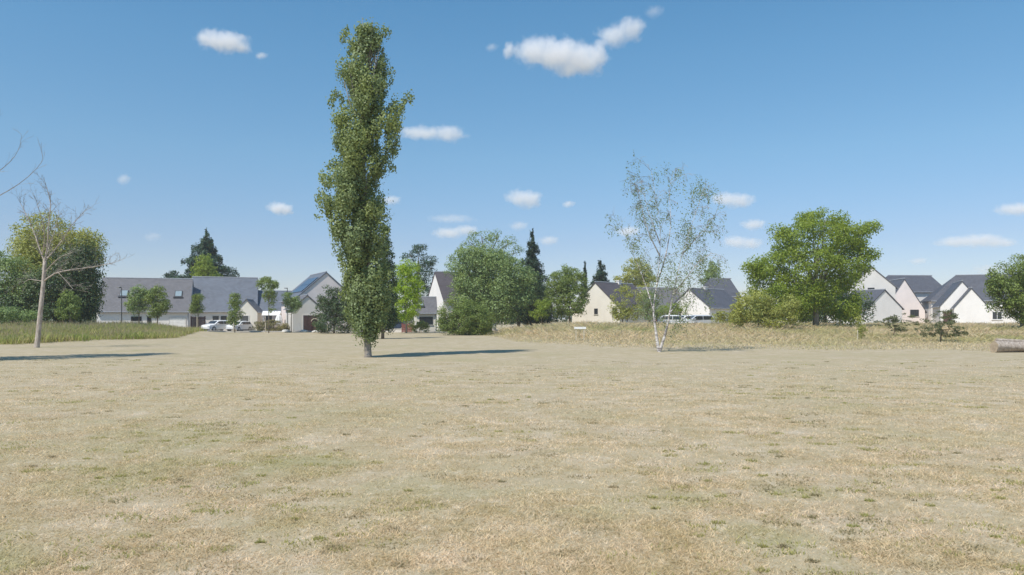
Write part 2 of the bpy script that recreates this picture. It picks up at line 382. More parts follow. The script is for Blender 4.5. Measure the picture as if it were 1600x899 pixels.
def blades(x, y, h, w, name, mat, lean=.35):
    n = len(x); z = ground(x, y); a = rng.uniform(0, 2*np.pi, n); la = rng.uniform(0, 2*np.pi, n); L = rng.uniform(0, lean, n) * h
    c, s = np.cos(a) * w, np.sin(a) * w; v = np.zeros((n, 4, 3))
    mx, my = np.cos(la) * L, np.sin(la) * L
    v[:, 0] = np.stack([x - c, y - s, z - .02], 1); v[:, 1] = np.stack([x + c, y + s, z - .02], 1)
    v[:, 2] = np.stack([x + c*.7 + mx*.4, y + s*.7 + my*.4, z + h*.6], 1); v[:, 3] = np.stack([x + mx, y + my, z + h], 1)
    return npmesh(name, v.reshape(-1, 3), 4, mat)
def edge_r(x): return np.interp(x, [-3.2, -1.6, 0, 2, 5.7, 8.5, 26, 60, 90], [74, 66, 55, 48, 44, 41.5, 39, 38, 38])
def far_r(x): return np.interp(x, [-3, 0, 4, 90], [76, 84, 88, 90])
def meadow_right():
    n = 190000
    x = rng.uniform(-3.2, 74, n); y = rng.uniform(37, 90, n)
    keep = (y > edge_r(x) + rng.exponential(1.6, n) - .8 + 3.0 * (vnoise(x, y, .45) - .5)) & (y < far_r(x)) & (x < y * .80); x, y = x[keep], y[keep]
    t = ss((y - edge_r(x) - 2) / 24); cl = vnoise(x, y, .55); c2 = vnoise(x + 50, y, .16)
    h = (.08 + .46 * t) * (.45 + .75 * cl + .45 * c2) * rng.uniform(.5, 1.15, len(x)) * np.where(x < 9, 1.25, 1.0)
    w = rng.uniform(.010, .026, len(x))
    r = rng.random(len(x)) < .12
    tag(blades(x[~r], y[~r], h[~r], w[~r], 'meadow_grass', M['meadow_r'], 1.8), 'tall dry tan and green unmown grass behind the lawn on the right', 'grass', kind='stuff')
    tag(blades(x[r], y[r], h[r] * 1.3, w[r], 'grass_seed_heads', M['seed'], .2), 'rusty tan seed heads standing above the unmown grass', 'grass', kind='stuff')
meadow_right()
def meadow_left():
    n = 230000
    x = rng.uniform(-66, -25, n); y = rng.uniform(42, 84, n)
    ed = np.interp(y, [43, 46, 55, 64, 70, 84], [-33, -31.2, -30.2, -29.2, -31, -35]) + .6 * (vnoise(x, y, .5) - .5)
    near = 45.5 + (-31 - x) * -.02
    keep = (x < ed + rng.normal(0, .2, n)) & (y > near + rng.normal(0, .2, n)) & (x > -y * .86); x, y, ed = x[keep], y[keep], ed[keep]
    t = np.maximum(ss((ed - x) / 5) , .35); cl = vnoise(x, y, .5)
    h = (.40 + .45 * t) * (.55 + .55 * cl) * rng.uniform(.55, 1.15, len(x)); w = rng.uniform(.010, .024, len(x))
    r = rng.random(len(x)) < .28
    tag(blades(x[~r], y[~r], h[~r], w[~r], 'meadow_grass', M['meadow_l'], .7), 'bank of tall green unmown grass behind the bare tree on the left', 'grass', kind='stuff')
    tag(blades(x[r], y[r], h[r] * 1.3, w[r], 'grass_seed_heads', M['seed'], .2), 'tan seed heads over the green grass bank on the left', 'grass', kind='stuff')
meadow_left()

# thin haze added to lift the dark foliage tones: closed box round the whole scene, sky and clouds outside
hm, hnt, hout = newmat('haze_air'); hv = N(hnt, 'ShaderNodeVolumePrincipled', Density=.0004)
hv.inputs['Color'].default_value = (.93, .95, 1, 1); hv.inputs['Anisotropy'].default_value = .2; hnt.links.new(hv.outputs[0], hout.inputs['Volume'])
tag(MB().box(-9000, 9000, -9000, 9000, -3, 24).build('haze', hm), kind='stuff')

# ------------------------------------------------------------------ vegetation
def unit(n):
    v = rng.normal(size=(n, 3)); return v / np.linalg.norm(v, axis=1, keepdims=True)
def leaves(c, nrm, size, asp=.55):
    n = len(c); r = unit(n); t = np.cross(nrm, r); t /= np.linalg.norm(t, axis=1, keepdims=True) + 1e-9; b = np.cross(nrm, t)
    s = np.asarray(size).reshape(-1, 1) * np.ones((n, 1)); v = np.zeros((n, 4, 3))
    v[:, 0] = c - t * s * .5; v[:, 1] = c - b * s * .5 * asp + nrm * s * .08; v[:, 2] = c + t * s * .5; v[:, 3] = c + b * s * .5 * asp + nrm * s * .08
    return v.reshape(-1, 3)
def clumps(lobes, nc, per, rc, size, squash=.75, fill=.25, spread=.35, rough=.55):
    """lobes: (x,y,z,rx,ry,rz) local metres. returns leaf quads and clump centres"""
    L = np.array(lobes, float); area = (L[:, 3] * L[:, 5]) ** .8; p = area / area.sum()
    k = rng.choice(len(L), nc * 3, p=p); d = unit(nc * 3); rr = np.where(rng.random(nc*3) < fill, rng.uniform(.2, .8, nc*3), rng.uniform(.78, 1.08, nc*3))
    c = L[k, :3] + d * L[k, 3:] * rr[:, None]
    q = (c[:, None, :] - L[None, :, :3]) / L[None, :, 3:]; q = np.sqrt((q ** 2).sum(-1)); q[np.arange(len(c)), k] = 9
    ok = (q.min(1) > .72) | (rng.random(len(c)) < .12); c = c[ok][:nc]; d = d[ok][:nc]
    R = rc * rng.uniform(.55, 1.45, len(c))
    per_i = rng.poisson(per * (R / rc) ** 1.6 + 2); i = np.repeat(np.arange(len(c)), per_i)
    dd = unit(len(i)); dd[:, 2] = np.abs(dd[:, 2]) * np.where(rng.random(len(i)) < .68, 1, -1)
    r = rng.uniform(.45, 1.0, len(i)) ** .7
    pos = c[i] + dd * (R[i] * r)[:, None] * np.array([1, 1, squash]) + rng.normal(0, spread * .25 * rc, (len(i), 3))
    n = dd * .75 + d[i] * .3 + rng.normal(0, rough, (len(i), 3)); n[:, 2] += .25
    n /= np.linalg.norm(n, axis=1, keepdims=True)
    return leaves(pos, n, size * rng.uniform(.6, 1.35, len(i))), c
def limb_pts(a, b, sag=0., k=5, jit=.04):
    a = Vector(a); b = Vector(b); L = (b - a).length; out = []
    for i in range(k):
        t = i / (k - 1); p = a.lerp(b, t); p.z += sag * L * math.sin(math.pi * t)
        if 0 < i < k - 1: p += Vector([rnd.gauss(0, jit * L * .4) for _ in range(3)])
        out.append(p)
    return out
def tree(name, label, px, D, lobes, mat, bark='bark', nc=220, per=60, rc=.8, size=.24, trunk_r=.2, cat='tree', group=None,
         squash=.75, fill=.25, trunk_top=.5, depth=.9, limbs=14, base=None, seed=None, extra=None, lean=0):
    """lobes in photo pixels (cx, cy, rx, ry[, depth offset m])"""
    x0 = X(px, D); z0 = gz(x0, D)
    root = empty(name, (x0, D, z0), 0, label, cat, group)
    L = []
    for l in lobes:
        cx, cy, rx, ry = l[:4]; dy = l[4] if len(l) > 4 else rnd.uniform(-.25, .25) * rx / F * D
        Dl = D + dy; L.append((X(cx, Dl) - x0, dy, Z(cy, Dl) - z0, rx / F * Dl, rx / F * Dl * depth, ry / F * Dl))
    q, c = clumps(L, nc, per, rc, size, squash, fill)
    lo = z0 * 0 + .03; q[:, 2] = np.maximum(q[:, 2], lo + (q[:, 2] < lo) * rng.uniform(0, .15, len(q)))
    npmesh('crown', q, 4, mat, root)
    top = max(l[2] + l[5] * .3 for l in L); ztr = top * trunk_top; mb = MB()
    cx = sum(l[0] for l in L) / len(L)
    tp = [(0, 0, -.15), (cx * .04, 0, ztr * .35), (cx * .2, 0, ztr * .7), (cx * .4, 0, ztr)]
    mb.tube(tp, [trunk_r * 1.25, trunk_r, trunk_r * .8, trunk_r * .6], 8)
    for l in L:
        mb.tube(limb_pts((cx * .3, 0, ztr * .85), (l[0], l[1], l[2] + l[5] * .3), .06), [trunk_r*.5, trunk_r*.4, trunk_r*.3, trunk_r*.2, trunk_r*.1], 5)
    for j in rng.choice(len(c), min(limbs, len(c)), replace=False):
        s = min(L, key=lambda l: (Vector(l[:3]) - Vector(c[j])).length)
        mb.tube(limb_pts((s[0]*.7, s[1]*.7, max(ztr*.6, s[2] - s[5]*.3)), c[j], .05), [trunk_r*.25, trunk_r*.2, trunk_r*.15, trunk_r*.1, trunk_r*.05], 4)
    mb.build('trunk', M[bark], root, True)
    return root
def conifer(name, label, px, D, ytop, ybot, halfw, mat, group=None, plates=16, shape=1.0, dens=1.0, gap=.0, trunk_r=.22, plate=.35, zclear=.05):
    x0 = X(px, D); z0 = gz(x0, D); H = Z(ytop, D) - z0; zb = max(Z(ybot, D) - z0, H * zclear); R = halfw / F * D
    root = empty(name, (x0, D, z0), 0, label, 'tree', group); mb = MB(); C = []; Nn = []
    mb.tube([(0, 0, -.1), (0, 0, H * .5), (.05, 0, H * .97)], [trunk_r, trunk_r * .7, .04], 7)
    for i in range(plates):
        t = i / (plates - 1); z = zb + (H - zb) * (t ** .92) * .985
        r = R * (1 - t) ** shape + .12; nb = max(4, int(11 * (1 - t) + 4)); off = rnd.random() * 6
        for j in range(nb):
            a = off + j * 2 * math.pi / nb + rnd.uniform(-.25, .25); rr = r * rnd.uniform(.45, 1.22)
            if rnd.random() < gap: continue
            dr = Vector((math.cos(a), math.sin(a), 0)); tip = Vector((0, 0, z)) + dr * rr + Vector((0, 0, -rr * .12 + rnd.uniform(-.1, .15)))
            zj = z + rnd.gauss(0, .55) * (H - zb) / plates; tip.z += zj - z
            b0 = Vector((0, 0, zj)); mb.tube([b0, b0.lerp(tip, .5) + Vector((0, 0, .06 * rr)), tip], [.05, .035, .012], 4)
            n = int((28 + 60 * rr) * dens); tt = rng.uniform(.12, 1.03, n); wid = .12 + plate * rr * np.sin(np.pi * np.clip(tt, 0, 1)) ** .8 * .6
            sd = rng.normal(0, 1, n) * wid * .6
            p = np.array(b0)[None] + (np.array(tip - b0)[None] * tt[:, None]); p[:, 0] += -math.sin(a) * sd; p[:, 1] += math.cos(a) * sd
            p[:, 2] += rng.normal(0, .10 + .22 * (H - zb) / plates, n) - np.abs(sd) * .2 + .06 * rr * np.sin(np.pi * tt)
            C.append(p); nn = rng.normal(0, .45, (n, 3)); nn[:, 2] += .9; nn[:, 0] += dr.x * .4; nn[:, 1] += dr.y * .4; Nn.append(nn)
    C = np.concatenate(C); Nn = np.concatenate(Nn); Nn /= np.linalg.norm(Nn, axis=1, keepdims=True)
    npmesh('crown', leaves(C, Nn, rng.uniform(.16, .34, len(C)) * D / 100, .5), 4, mat, root)
    mb.build('trunk', M['bark'], root, True); return root

def grow(mb, p, d, L, r, lev, droop=0., tips=None, spread=.6, kids=(3, 5), minr=.007):
    """recursive twig growth"""
    k = 4; pts = [p.copy()]; q = p.copy(); dd = d.normalized()
    for i in range(k):
        dd = (dd + Vector([rnd.gauss(0, .13) for _ in range(3)]) + Vector((0, 0, -droop))).normalized(); q = q + dd * L / k; pts.append(q.copy())
    rs = [max(minr, r * (1 - .75 * i / k)) for i in range(k + 1)]
    mb.tube(pts, rs, 5 if r > .03 else 3, cap=False)
    if tips is not None and lev <= 1: tips += [(pts[-1], dd), (pts[2], dd)]
    if lev <= 0: return
    for _ in range(rnd.randint(*kids)):
        t = rnd.uniform(.25, 1.0) * k; i = min(int(t), k - 1); b = pts[i].lerp(pts[i+1], t - i)
        nd = (dd + Vector([rnd.gauss(0, spread) for _ in range(3)])).normalized()
        grow(mb, b, nd, L * rnd.uniform(.45, .75), rs[i] * .6, lev - 1, droop, tips, spread, kids, minr)
def smooth_path(P, sub=4):
    out = []
    P = [Vector(p) for p in P]
    for i in range(len(P) - 1):
        a = P[max(i-1, 0)]; b = P[i]; c = P[i+1]; d = P[min(i+2, len(P)-1)]
        for j in range(sub):
            t = j / sub; out.append(.5 * ((2*b) + (c-a)*t + (2*a-5*b+4*c-d)*t*t + (3*b-a-3*c+d)*t**3))
    out.append(P[-1]); return out

# --- the tall poplar in the middle of the field
def poplar():
    D = 32.6; x0 = X(575, D); z0 = gz(x0, D)
    root = empty('poplar_tree', (x0, D, z0), 0, 'tall columnar leafy poplar standing alone in the middle of the dry field', 'tree')
    rows = [(58,563,598),(66,547,603),(80,541,602),(110,533,604),(140,526,611),(170,528,617),(200,521,626),(230,517,624),(260,510,618),
            (290,503,608),(318,502,606),(345,503,604),(372,509,603),(400,521,606),(430,532,610),(460,537,611),(485,541,609),(500,550,602),(512,560,592)]
    L = []
    for y, l, r in rows:
        cx = (l + r) / 2; rx = (r - l) / 2 * .95
        L.append((X(cx, D) - x0, 0, Z(y, D) - z0, rx / F * D, rx / F * D * .95, 17 / F * D))
    L.append((X(634, D) - x0, -.1, Z(160, D) - z0, 5/F*D, .15, 9/F*D)); L.append((X(624, D) - x0, -.1, Z(182, D) - z0, 6/F*D, .2, 12/F*D)); L.append((X(527, D) - x0, .1, Z(150, D) - z0, 6/F*D, .2, 10/F*D))
    La = np.array(L); nc = 430
    k = rng.choice(len(La), nc, p=(La[:, 3] / La[:, 3].sum())); d = unit(nc); rr = np.where(rng.random(nc) < .35, rng.uniform(.15, .7, nc), rng.uniform(.68, 1.04, nc))
    c = La[k, :3] + d * La[k, 3:] * rr[:, None]; R = rng.uniform(.16, .50, nc)
    # a few see-through gaps high up, as in the photo
    gaps = [(577, 98, 10), (584, 124, 9), (556, 158, 9), (603, 168, 9), (546, 205, 8), (592, 232, 10), (566, 252, 8), (592, 300, 7), (526, 335, 8), (612, 250, 11), (612, 288, 10), (535, 132, 9),
            (556, 100, 6), (600, 200, 7), (570, 190, 6), (520, 285, 7), (560, 330, 6), (612, 140, 7), (515, 380, 8), (606, 330, 7)]
    nx = 150; k2 = rng.choice(len(rows), nx); d2 = unit(nx); d2[:, 1] *= .5
    c2 = La[k2, :3] + d2 * La[k2, 3:] * rng.uniform(1.0, 1.34, nx)[:, None]; c2[:, 2] += rng.uniform(.1, .6, nx)
    bx = np.array([(X(a, D) - x0, -.1 + rng.normal(0, .06), Z(b, D) - z0) for a, b in ((606,206),(612,198),(617,190),(621,183),(625,175),(628,168),(632,160),(636,155),(642,153),(630,172),(618,200),(527,150),(524,146),(522,156),(621,228),(618,240),(614,262))])
    c = np.concatenate([c, c2, bx]); d = np.concatenate([d, d2, unit(len(bx))]); R = np.concatenate([R, rng.uniform(.12, .22, nx), rng.uniform(.13, .19, len(bx))]); k = np.concatenate([k, k2, np.full(len(bx), 99)]); nc = len(c)
    px = 800 + (c[:, 0] + x0) / D * F; py = HY - (c[:, 2] + z0 - CH) / D * F
    keep = c[:, 2] + R < Z(36, D) - z0
    for gx, gy, gr in gaps: keep &= (k == 99) | (((px - gx) ** 2 + ((py - gy) * .6) ** 2) > gr ** 2)
    R = np.where(k >= len(rows), np.minimum(R, .2), R); keep &= ~((k >= len(rows)) & (k < 99))
    R = np.where(c[:, 2] + z0 > Z(95, D), np.minimum(R, .26), R)
    c, d, R = c[keep], d[keep], R[keep]; low = (c[:, 2] < Z(400, D))
    per = rng.poisson(95 * (R / .24) ** 2 * np.where(low, 1.25, 1.0)); i = np.repeat(np.arange(len(c)), per); dd = unit(len(i))
    ax = np.stack([d[:, 0] * .35, d[:, 1] * .35, np.ones(len(c))], 1); ax /= np.linalg.norm(ax, axis=1, keepdims=True)
    al = rng.normal(0, .38, len(i)); pos = c[i] + dd * (R[i] * rng.uniform(.6, 1, len(i)))[:, None] + ax[i] * (al * R[i] * 1.5)[:, None]
    n = dd * .9 + d[i] * .35 + rng.normal(0, .4, (len(i), 3)); n /= np.linalg.norm(n, axis=1, keepdims=True)
    npmesh('crown', leaves(pos, n, rng.uniform(.07, .13, len(i)), .85), 4, M['poplar'], root)
    mb = MB()
    P = [V(575.5, 560, D), V(574.5, 540, D), V(573, 500, D), V(570, 420, D), V(566, 320, D), V(570, 220, D), V(574, 130, D), V(578, 60, D)]
    P = smooth_path([p - Vector((x0, D, z0)) for p in P], 3); K = len(P)
    mb.tube(P, [max(.02, .165 * (1 - i / K) ** .8 + (.06 if i == 0 else 0)) for i in range(K)], 10)
    for j in range(90):
        h = rnd.uniform(.06, .9) * 14.5; s = Vector((P[min(K-1, int(h / 15 * K))].x, 0, h)); a = rnd.uniform(0, 6.283)
        rad = np.interp(h + rnd.uniform(1, 2), La[::-1][2:, 2], La[::-1][2:, 3]) * .85
        t = s + Vector((math.cos(a) * rad, math.sin(a) * rad, rnd.uniform(1.1, 2.6))); m = s.lerp(t, .5) + Vector((math.cos(a) * rad * .2, math.sin(a) * rad * .2, -.15))
        mb.tube([s, m, t], [.05, .03, .008], 5)
    mb.tube([(X(600, D)-x0, 0, Z(215, D)-z0), (X(622, D)-x0, -.05, Z(180, D)-z0), (X(640, D)-x0, -.1, Z(153, D)-z0)], [.03, .02, .008], 5)
    mb.build('trunk', M['bark_grey'], root, True)
poplar()

# --- dead tree on the left
def dead_tree():
    D = 42.5; x0 = X(58, D); z0 = gz(x0, D); O = Vector((x0, D, z0))
    root = empty('bare_tree', tuple(O), 0, 'dead leafless tree with pale leaning trunk at the edge of the green grass bank', 'tree')
    mb = MB(); g = lambda px, py, dy=0.: V(px, py, D + dy) - O
    tr = smooth_path([g(57, 546), g(59, 530), g(62, 500), g(65, 470), g(68, 440), g(70, 408)], 3)
    mb.tube(tr, [.155 - .065 * i / len(tr) + (.05 if i == 0 else 0) for i in range(len(tr))], 10)
    tw = MB()
    main = [([(70,410,0),(63,392,.2),(55,368,.3),(44,342,.5),(32,318,.5)], .085), ([(70,408,0),(74,385,-.1),(76,350,-.3),(79,318,-.3),(72,290,-.2)], .085),
            ([(70,408,0),(82,395,.3),(97,376,.5),(112,352,.6),(128,335,.7)], .07), ([(68,440,0),(85,428,-.4),(110,422,-.7),(148,417,-.9),(180,410,-1)], .075),
            ([(68,440,0),(56,438,.5),(45,437,.8),(36,443,1)], .04), ([(71,425,0),(84,410,-.6),(98,400,-1),(112,395,-1.3)], .045), ([(69,415,0),(76,388,.9),(86,358,1.5),(92,330,1.8)],.05),
            ([(66,398,0),(70,372,-1),(66,345,-1.6),(58,318,-1.9)], .05), ([(92,427,-.5),(104,440,-.8),(114,452,-1)], .03)]
    for P, r in main:
        q = smooth_path([g(*p) for p in P], 2); K = len(q)
        mb.tube(q, [max(.010, r * .6 * (1 - .85 * i / K)) for i in range(K)], 7, cap=False)
        for i in range(1, K):
            for _ in range(2 if r < .05 else 3):
                d = (q[i] - q[i-1]).normalized() + Vector([rnd.gauss(0, .45), rnd.gauss(0, .45), rnd.gauss(.25, .3)])
                grow(tw, q[i], d, rnd.uniform(.35, .85), max(.007, r * .25 * (1 - .6 * i / K)), 2, -.02, None, .5, (2, 3), .0045)
    mb.build('trunk', M['bark_pale'], root, True); tw.build('twigs', M['bark_grey'], root)
dead_tree()

# --- birch
def birch():
    D = 38.3; x0 = X(1030, D); z0 = gz(x0, D); O = Vector((x0, D, z0))
    root = empty('birch_tree', tuple(O), 0, 'sparse thin birch with forked white trunk at the edge of the dry lawn', 'tree')
    mb = MB(); tw = MB(); g = lambda px, py, dy=0.: V(px, py, D + dy) - O; tips = []
    main = [([(1030,551,0),(1027,535,0),(1024,512,0),(1021,485,0),(1026,445,.1),(1031,400,.1),(1031,350,.1),(1024,305,.2),(1018,268,.2)], .10),
            ([(1031,548,0),(1036,533,-.1),(1042,512,-.2),(1048,480,-.3),(1054,450,-.3),(1064,405,-.4),(1078,360,-.5),(1090,325,-.5),(1098,300,-.5)], .09),
            ([(1022,488,0),(1012,455,.4),(999,420,.7),(985,385,.9),(972,360,1)], .05), ([(1026,445,.1),(1040,400,.6),(1048,350,1),(1046,300,1.2),(1052,268,1.2)], .05),
            ([(1052,460,-.3),(1072,435,-.8),(1092,410,-1.1),(1112,395,-1.2)], .05), ([(1068,395,-.4),(1090,370,0),(1108,350,.2),(1118,335,.3)], .035),
            ([(1031,400,.1),(1012,360,-.6),(1002,320,-.9),(996,290,-1)], .04), ([(1046,490,-.2),(1062,470,.6),(1080,450,1),(1094,440,1)], .035),
            ([(1031,380,.1),(1020,350,-.6),(1010,320,-.4),(1004,285,-.3)],.035)]
    for P, r in main:
        q = smooth_path([g(*p) for p in P], 3); K = len(q)
        mb.tube(q, [max(.008, r * (1 - i / K) ** 1.9) for i in range(K)], 8, cap=False)
        for i in range(6 if r > .08 else 2, K):
            d = (q[i] - q[i-1]).normalized() + Vector([rnd.gauss(0, .7), rnd.gauss(0, .6), rnd.gauss(.1, .3)])
            grow(tw, q[i], d, rnd.uniform(.5, 1.05), .012, 2, .14, tips, .55, (3, 4), .0045)
    mb.build('trunk', M['bark_birch'], root, True); tw.build('twigs', M['bark_grey'], root)
    lob = [(1100,303,16,10,70),(1093,298,10,7,40),(1020,330,30,9,55),(1000,275,14,10,18),(1035,270,20,8,16),(1070,368,14,12,110),(1110,350,12,8,34),(1098,378,5,9,22),
           (990,385,10,12,36),(966,357,6,5,12),(1100,415,16,18,120),(1120,425,8,14,50),(1060,430,18,14,90),(1045,445,16,14,50),(1030,475,10,16,45),(1012,400,14,18,24),
           (1018,355,24,16,40),(1085,330,12,14,16),(1050,300,26,20,30),(1000,320,18,14,26),(1085,470,20,14,40),(1052,505,18,12,80),(1015,430,12,20,26),(1072,400,10,14,30),(1010,460,12,14,22),(1068,335,12,14,12)]
    C = []; 
    for cx, cy, rx, ry, n in lob:
        nn = int(n * 5.5); c0 = g(cx, cy, rnd.uniform(-.9, .9)); s = np.array([rx, rx * .8, ry]) / F * D * .62
        sub = rng.normal(0, 1, (max(2, nn // 30), 3)) * s; k = rng.integers(0, len(sub), nn)
        p = np.array(c0)[None] + sub[k] + rng.normal(0, 1, (nn, 3)) * np.array([.13, .13, .26]); C.append(p)
    t = np.array([list(a) for a, b in tips]); t = t[rng.choice(len(t), min(len(t), 700), replace=False)]
    t5 = np.repeat(t, 5, 0); t5[:, 2] -= rng.uniform(0, .38, len(t5)); C.append(t5 + rng.normal(0, .045, (len(t5), 3))); C = np.concatenate(C)
    npmesh('crown', leaves(C, unit(len(C)), rng.uniform(.05, .10, len(C)), .7), 4, M['birch'], root)
birch()

# --- tree just outside the frame on the left (its shadow and bare twigs are in the picture)
def edge_tree():
    D = 28.0; x0 = -22.6; z0 = gz(x0, D); O = Vector((x0, D, z0))
    root = empty('leafy_tree', tuple(O), 0, 'narrow tree at the left picture edge, only its bare twig ends showing', 'tree')
    L = [(0, 0, h, r, r, 1.1) for h, r in ((3.4, 1.3), (4.8, 1.9), (6.3, 2.1), (7.8, 2.0), (9.3, 1.6), (10.8, 1.1), (12.2, .7))]
    q, c = clumps(L, 170, 60, .5, .16); npmesh('crown', q, 4, M['mid'], root)
    mb = MB(); mb.tube([(0, 0, -.1), (0, 0, 5), (.1, 0, 12)], [.22, .16, .03], 8)
    tw = MB()
    for P in ([(.1, 0, 5.2), (2.4, 0, 6.0), (3.9, -.1, 6.75), (4.75, -.1, 7.55), (4.75, -.1, 8.0)], [(.1, 0, 5.7), (1.8, .3, 6.6), (3.1, .3, 7.5), (3.6, .3, 8.1), (3.75, .3, 8.7)],
              [(.1, 0, 6.2), (1.6, -.3, 7.4), (2.6, -.3, 8.4), (3.0, -.3, 9.0)]):
        s = smooth_path(P, 3); tw.tube(s, [max(.005, .022 * (1 - i / len(s))) for i in range(len(s))], 5, cap=False)
        for i in range(4, len(s)):
            grow(tw, s[i], (s[i] - s[i-1]).normalized() + Vector([rnd.gauss(0, .3) for _ in range(3)]), .45, .005, 1, 0, None, .4, (1, 2), .003)
    mb.build('trunk', M['bark'], root, True); tw.build('twigs', M['bark_grey'], root)
edge_tree()

# --- big trees
def far_woods():
    L = []
    for i in range(150):
        x = rnd.uniform(-230, 300); y = 205 + rnd.uniform(0, 40); r = rnd.uniform(4, 8); L.append((x, y, rnd.uniform(1.5, 3.2), r, r * .7, rnd.uniform(2.2, 3.6)))
    q, c = clumps(L, 2600, 26, 1.5, .8); q[:, 2] = np.maximum(q[:, 2], -.05 + rng.uniform(0, .1, len(q)))
    tag(npmesh('distant_woods', q, 4, M['dark']), 'low band of dark woodland far beyond the houses', 'woodland', kind='stuff')
far_woods()
G_BACK = 'trees standing behind the houses'
tree('leafy_tree', 'large spreading bright green tree in front of the pale houses on the right', 1275, 70,
     [(1283,350,30,18),(1270,375,52,28),(1232,385,34,24),(1322,368,32,18),(1350,362,18,7),(1208,418,30,26),(1262,420,50,36),(1318,410,38,36),(1205,450,34,34),(1245,462,40,30),(1312,460,34,34),(1332,430,18,20),(1290,345,26,14),(1320,484,22,20),(1228,484,38,18),(1350,395,20,10),(1366,357,12,4),(1180,418,16,7),(1220,365,12,8),(1195,480,22,20)],
     M['bright'], 'bark_grey', nc=560, per=95, rc=.75, size=.2, trunk_r=.26, trunk_top=.45, fill=.2)
tree('leafy_tree', 'dark tree added for the shade behind the trunk of the large bright green tree', 1290, 82, [(1250,475,30,30),(1300,470,40,32),(1335,485,24,20),(1275,495,50,10)], M['dark'], nc=200, per=60, rc=.7, size=.22, trunk_r=.15)  # dark foliage added to stand for the shade under the big crown
tree('shrub', 'rounded yellow green shrub beside the large bright green tree', 1182, 64,
     [(1180,478,26,26),(1160,490,18,20),(1205,492,22,22),(1235,485,10,20)], M['yellow'], nc=150, per=60, rc=.5, size=.17, trunk_r=.06, cat='shrub', trunk_top=.35)
tree('willow_tree', 'big rounded olive green tree behind the bare dead tree', 92, 76,
     [(62,362,36,28),(120,384,30,18),(140,378,20,14),(80,392,46,26),(46,400,24,34),(128,420,24,34),(80,450,56,40),(120,465,28,34),(142,400,10,16)], M['olive'], 'bark_grey', nc=430, per=75, rc=.9, size=.22, trunk_r=.35, fill=.3)
tree('leafy_tree', 'dark green tree filling the space under the olive tree by the slate roofed house', 112, 72,
     [(112,432,34,46),(134,415,16,34),(135,465,18,34),(80,462,40,36),(60,485,50,16),(120,485,30,16)], M['dark'], nc=320, per=60, rc=.8, size=.22, trunk_r=.25)
tree('leafy_tree', 'grey green tree cut by the left picture edge behind the grass bank', 22, 72,
     [(20,445,40,44),(-10,440,36,44),(48,465,26,34),(5,478,40,26)], M['greyg'], nc=300, per=70, rc=.7, size=.2, trunk_r=.2)
tree('shrub', 'small oval green shrub in front of the dark trees on the left', 110, 68, [(110,475,14,20),(108,488,16,12)], M['mid'], nc=60, per=60, rc=.35, size=.15, trunk_r=.05, cat='shrub')
tree('shrub', 'low grey shrub rising from the grass bank at the far left', 30, 62, [(12,493,18,10),(40,494,18,9)], M['greyg'], nc=60, per=45, rc=.35, size=.14, trunk_r=.04, cat='shrub')
tree('leafy_tree', 'lime green young tree between the poplar and the white gable', 635, 85,
     [(636,425,16,18),(628,455,20,22),(645,450,14,20),(632,480,24,20),(622,490,14,10),(645,484,12,12)], M['lime'], 'bark_grey', nc=200, per=60, rc=.5, size=.18, trunk_r=.1)
tree('leafy_tree', 'broad grey green tree beside the white gable house', 755, 90,
     [(752,440,40,36),(728,430,22,26),(790,435,34,34),(745,475,36,28),(785,478,34,28),(762,412,30,22),(810,450,22,30),(735,405,20,14)], M['greyg'], nc=480, per=75, rc=.85, size=.24, trunk_r=.3, fill=.3)
tree('leafy_tree', 'tall airy tree with open branches above the broad grey green tree', 765, 100,
     [(752,372,20,10),(780,372,22,9),(795,382,16,8),(735,385,14,8),(765,395,30,12),(722,390,8,6),(808,398,10,8),(760,415,30,20),(700,405,8,10),(706,420,10,16)], M['greyg'], nc=110, per=55, rc=.7, size=.2, trunk_r=.3, trunk_top=.8, fill=.1)
tree('leafy_tree', 'dark tree in the shade behind the broad grey green tree', 810, 97,
     [(800,470,40,34),(830,460,26,36),(775,485,30,20),(840,480,20,22)], M['dark'], nc=240, per=60, rc=.8, size=.24, trunk_r=.2)
conifer('fir_tree', 'dark pointed fir above the broad grey green tree', 832, 104, 367, 500, 34, M['conifer'], plates=20, shape=.75, dens=1.6)
tree('leafy_tree', 'rounded green tree left of the cream gabled house', 890, 92,
     [(888,440,26,22),(900,452,18,24),(872,465,20,28),(890,470,28,26)], M['mid'], nc=240, per=70, rc=.6, size=.2, trunk_r=.14)
tree('shrub', 'fresh light green bush at the foot of the dark trees', 846, 86, [(846,478,12,12),(840,490,12,10),(852,486,8,12)], M['bright'], nc=60, per=50, rc=.35, size=.15, trunk_r=.05, cat='shrub')
tree('shrub', 'large rounded dark green bush at the near edge of the unmown grass', 722, 74,
     [(706,493,19,21),(732,490,22,21),(722,500,26,22),(752,502,18,20),(697,507,13,14),(705,517,16,8),(733,518,20,8),(756,514,12,8)], M['mid'], nc=330, per=75, rc=.42, size=.13, trunk_r=.07, cat='shrub')
tree('shrub', 'dark green bushy shrub left of the poplar in front of the solar roof house', 522, 84,
     [(520,478,20,28),(508,492,20,26),(538,492,20,28),(545,470,14,24),(522,508,30,12)], M['dark'], nc=240, per=60, rc=.5, size=.18, trunk_r=.1, cat='shrub')
tree('columnar_tree', 'slim very dark column of foliage behind the right side of the poplar', 598, 62,
     [(600,400,9,30),(603,440,12,34),(602,480,16,32),(598,500,20,18),(601,372,4,22)], M['dark'], nc=280, per=60, rc=.4, size=.16, trunk_r=.12)
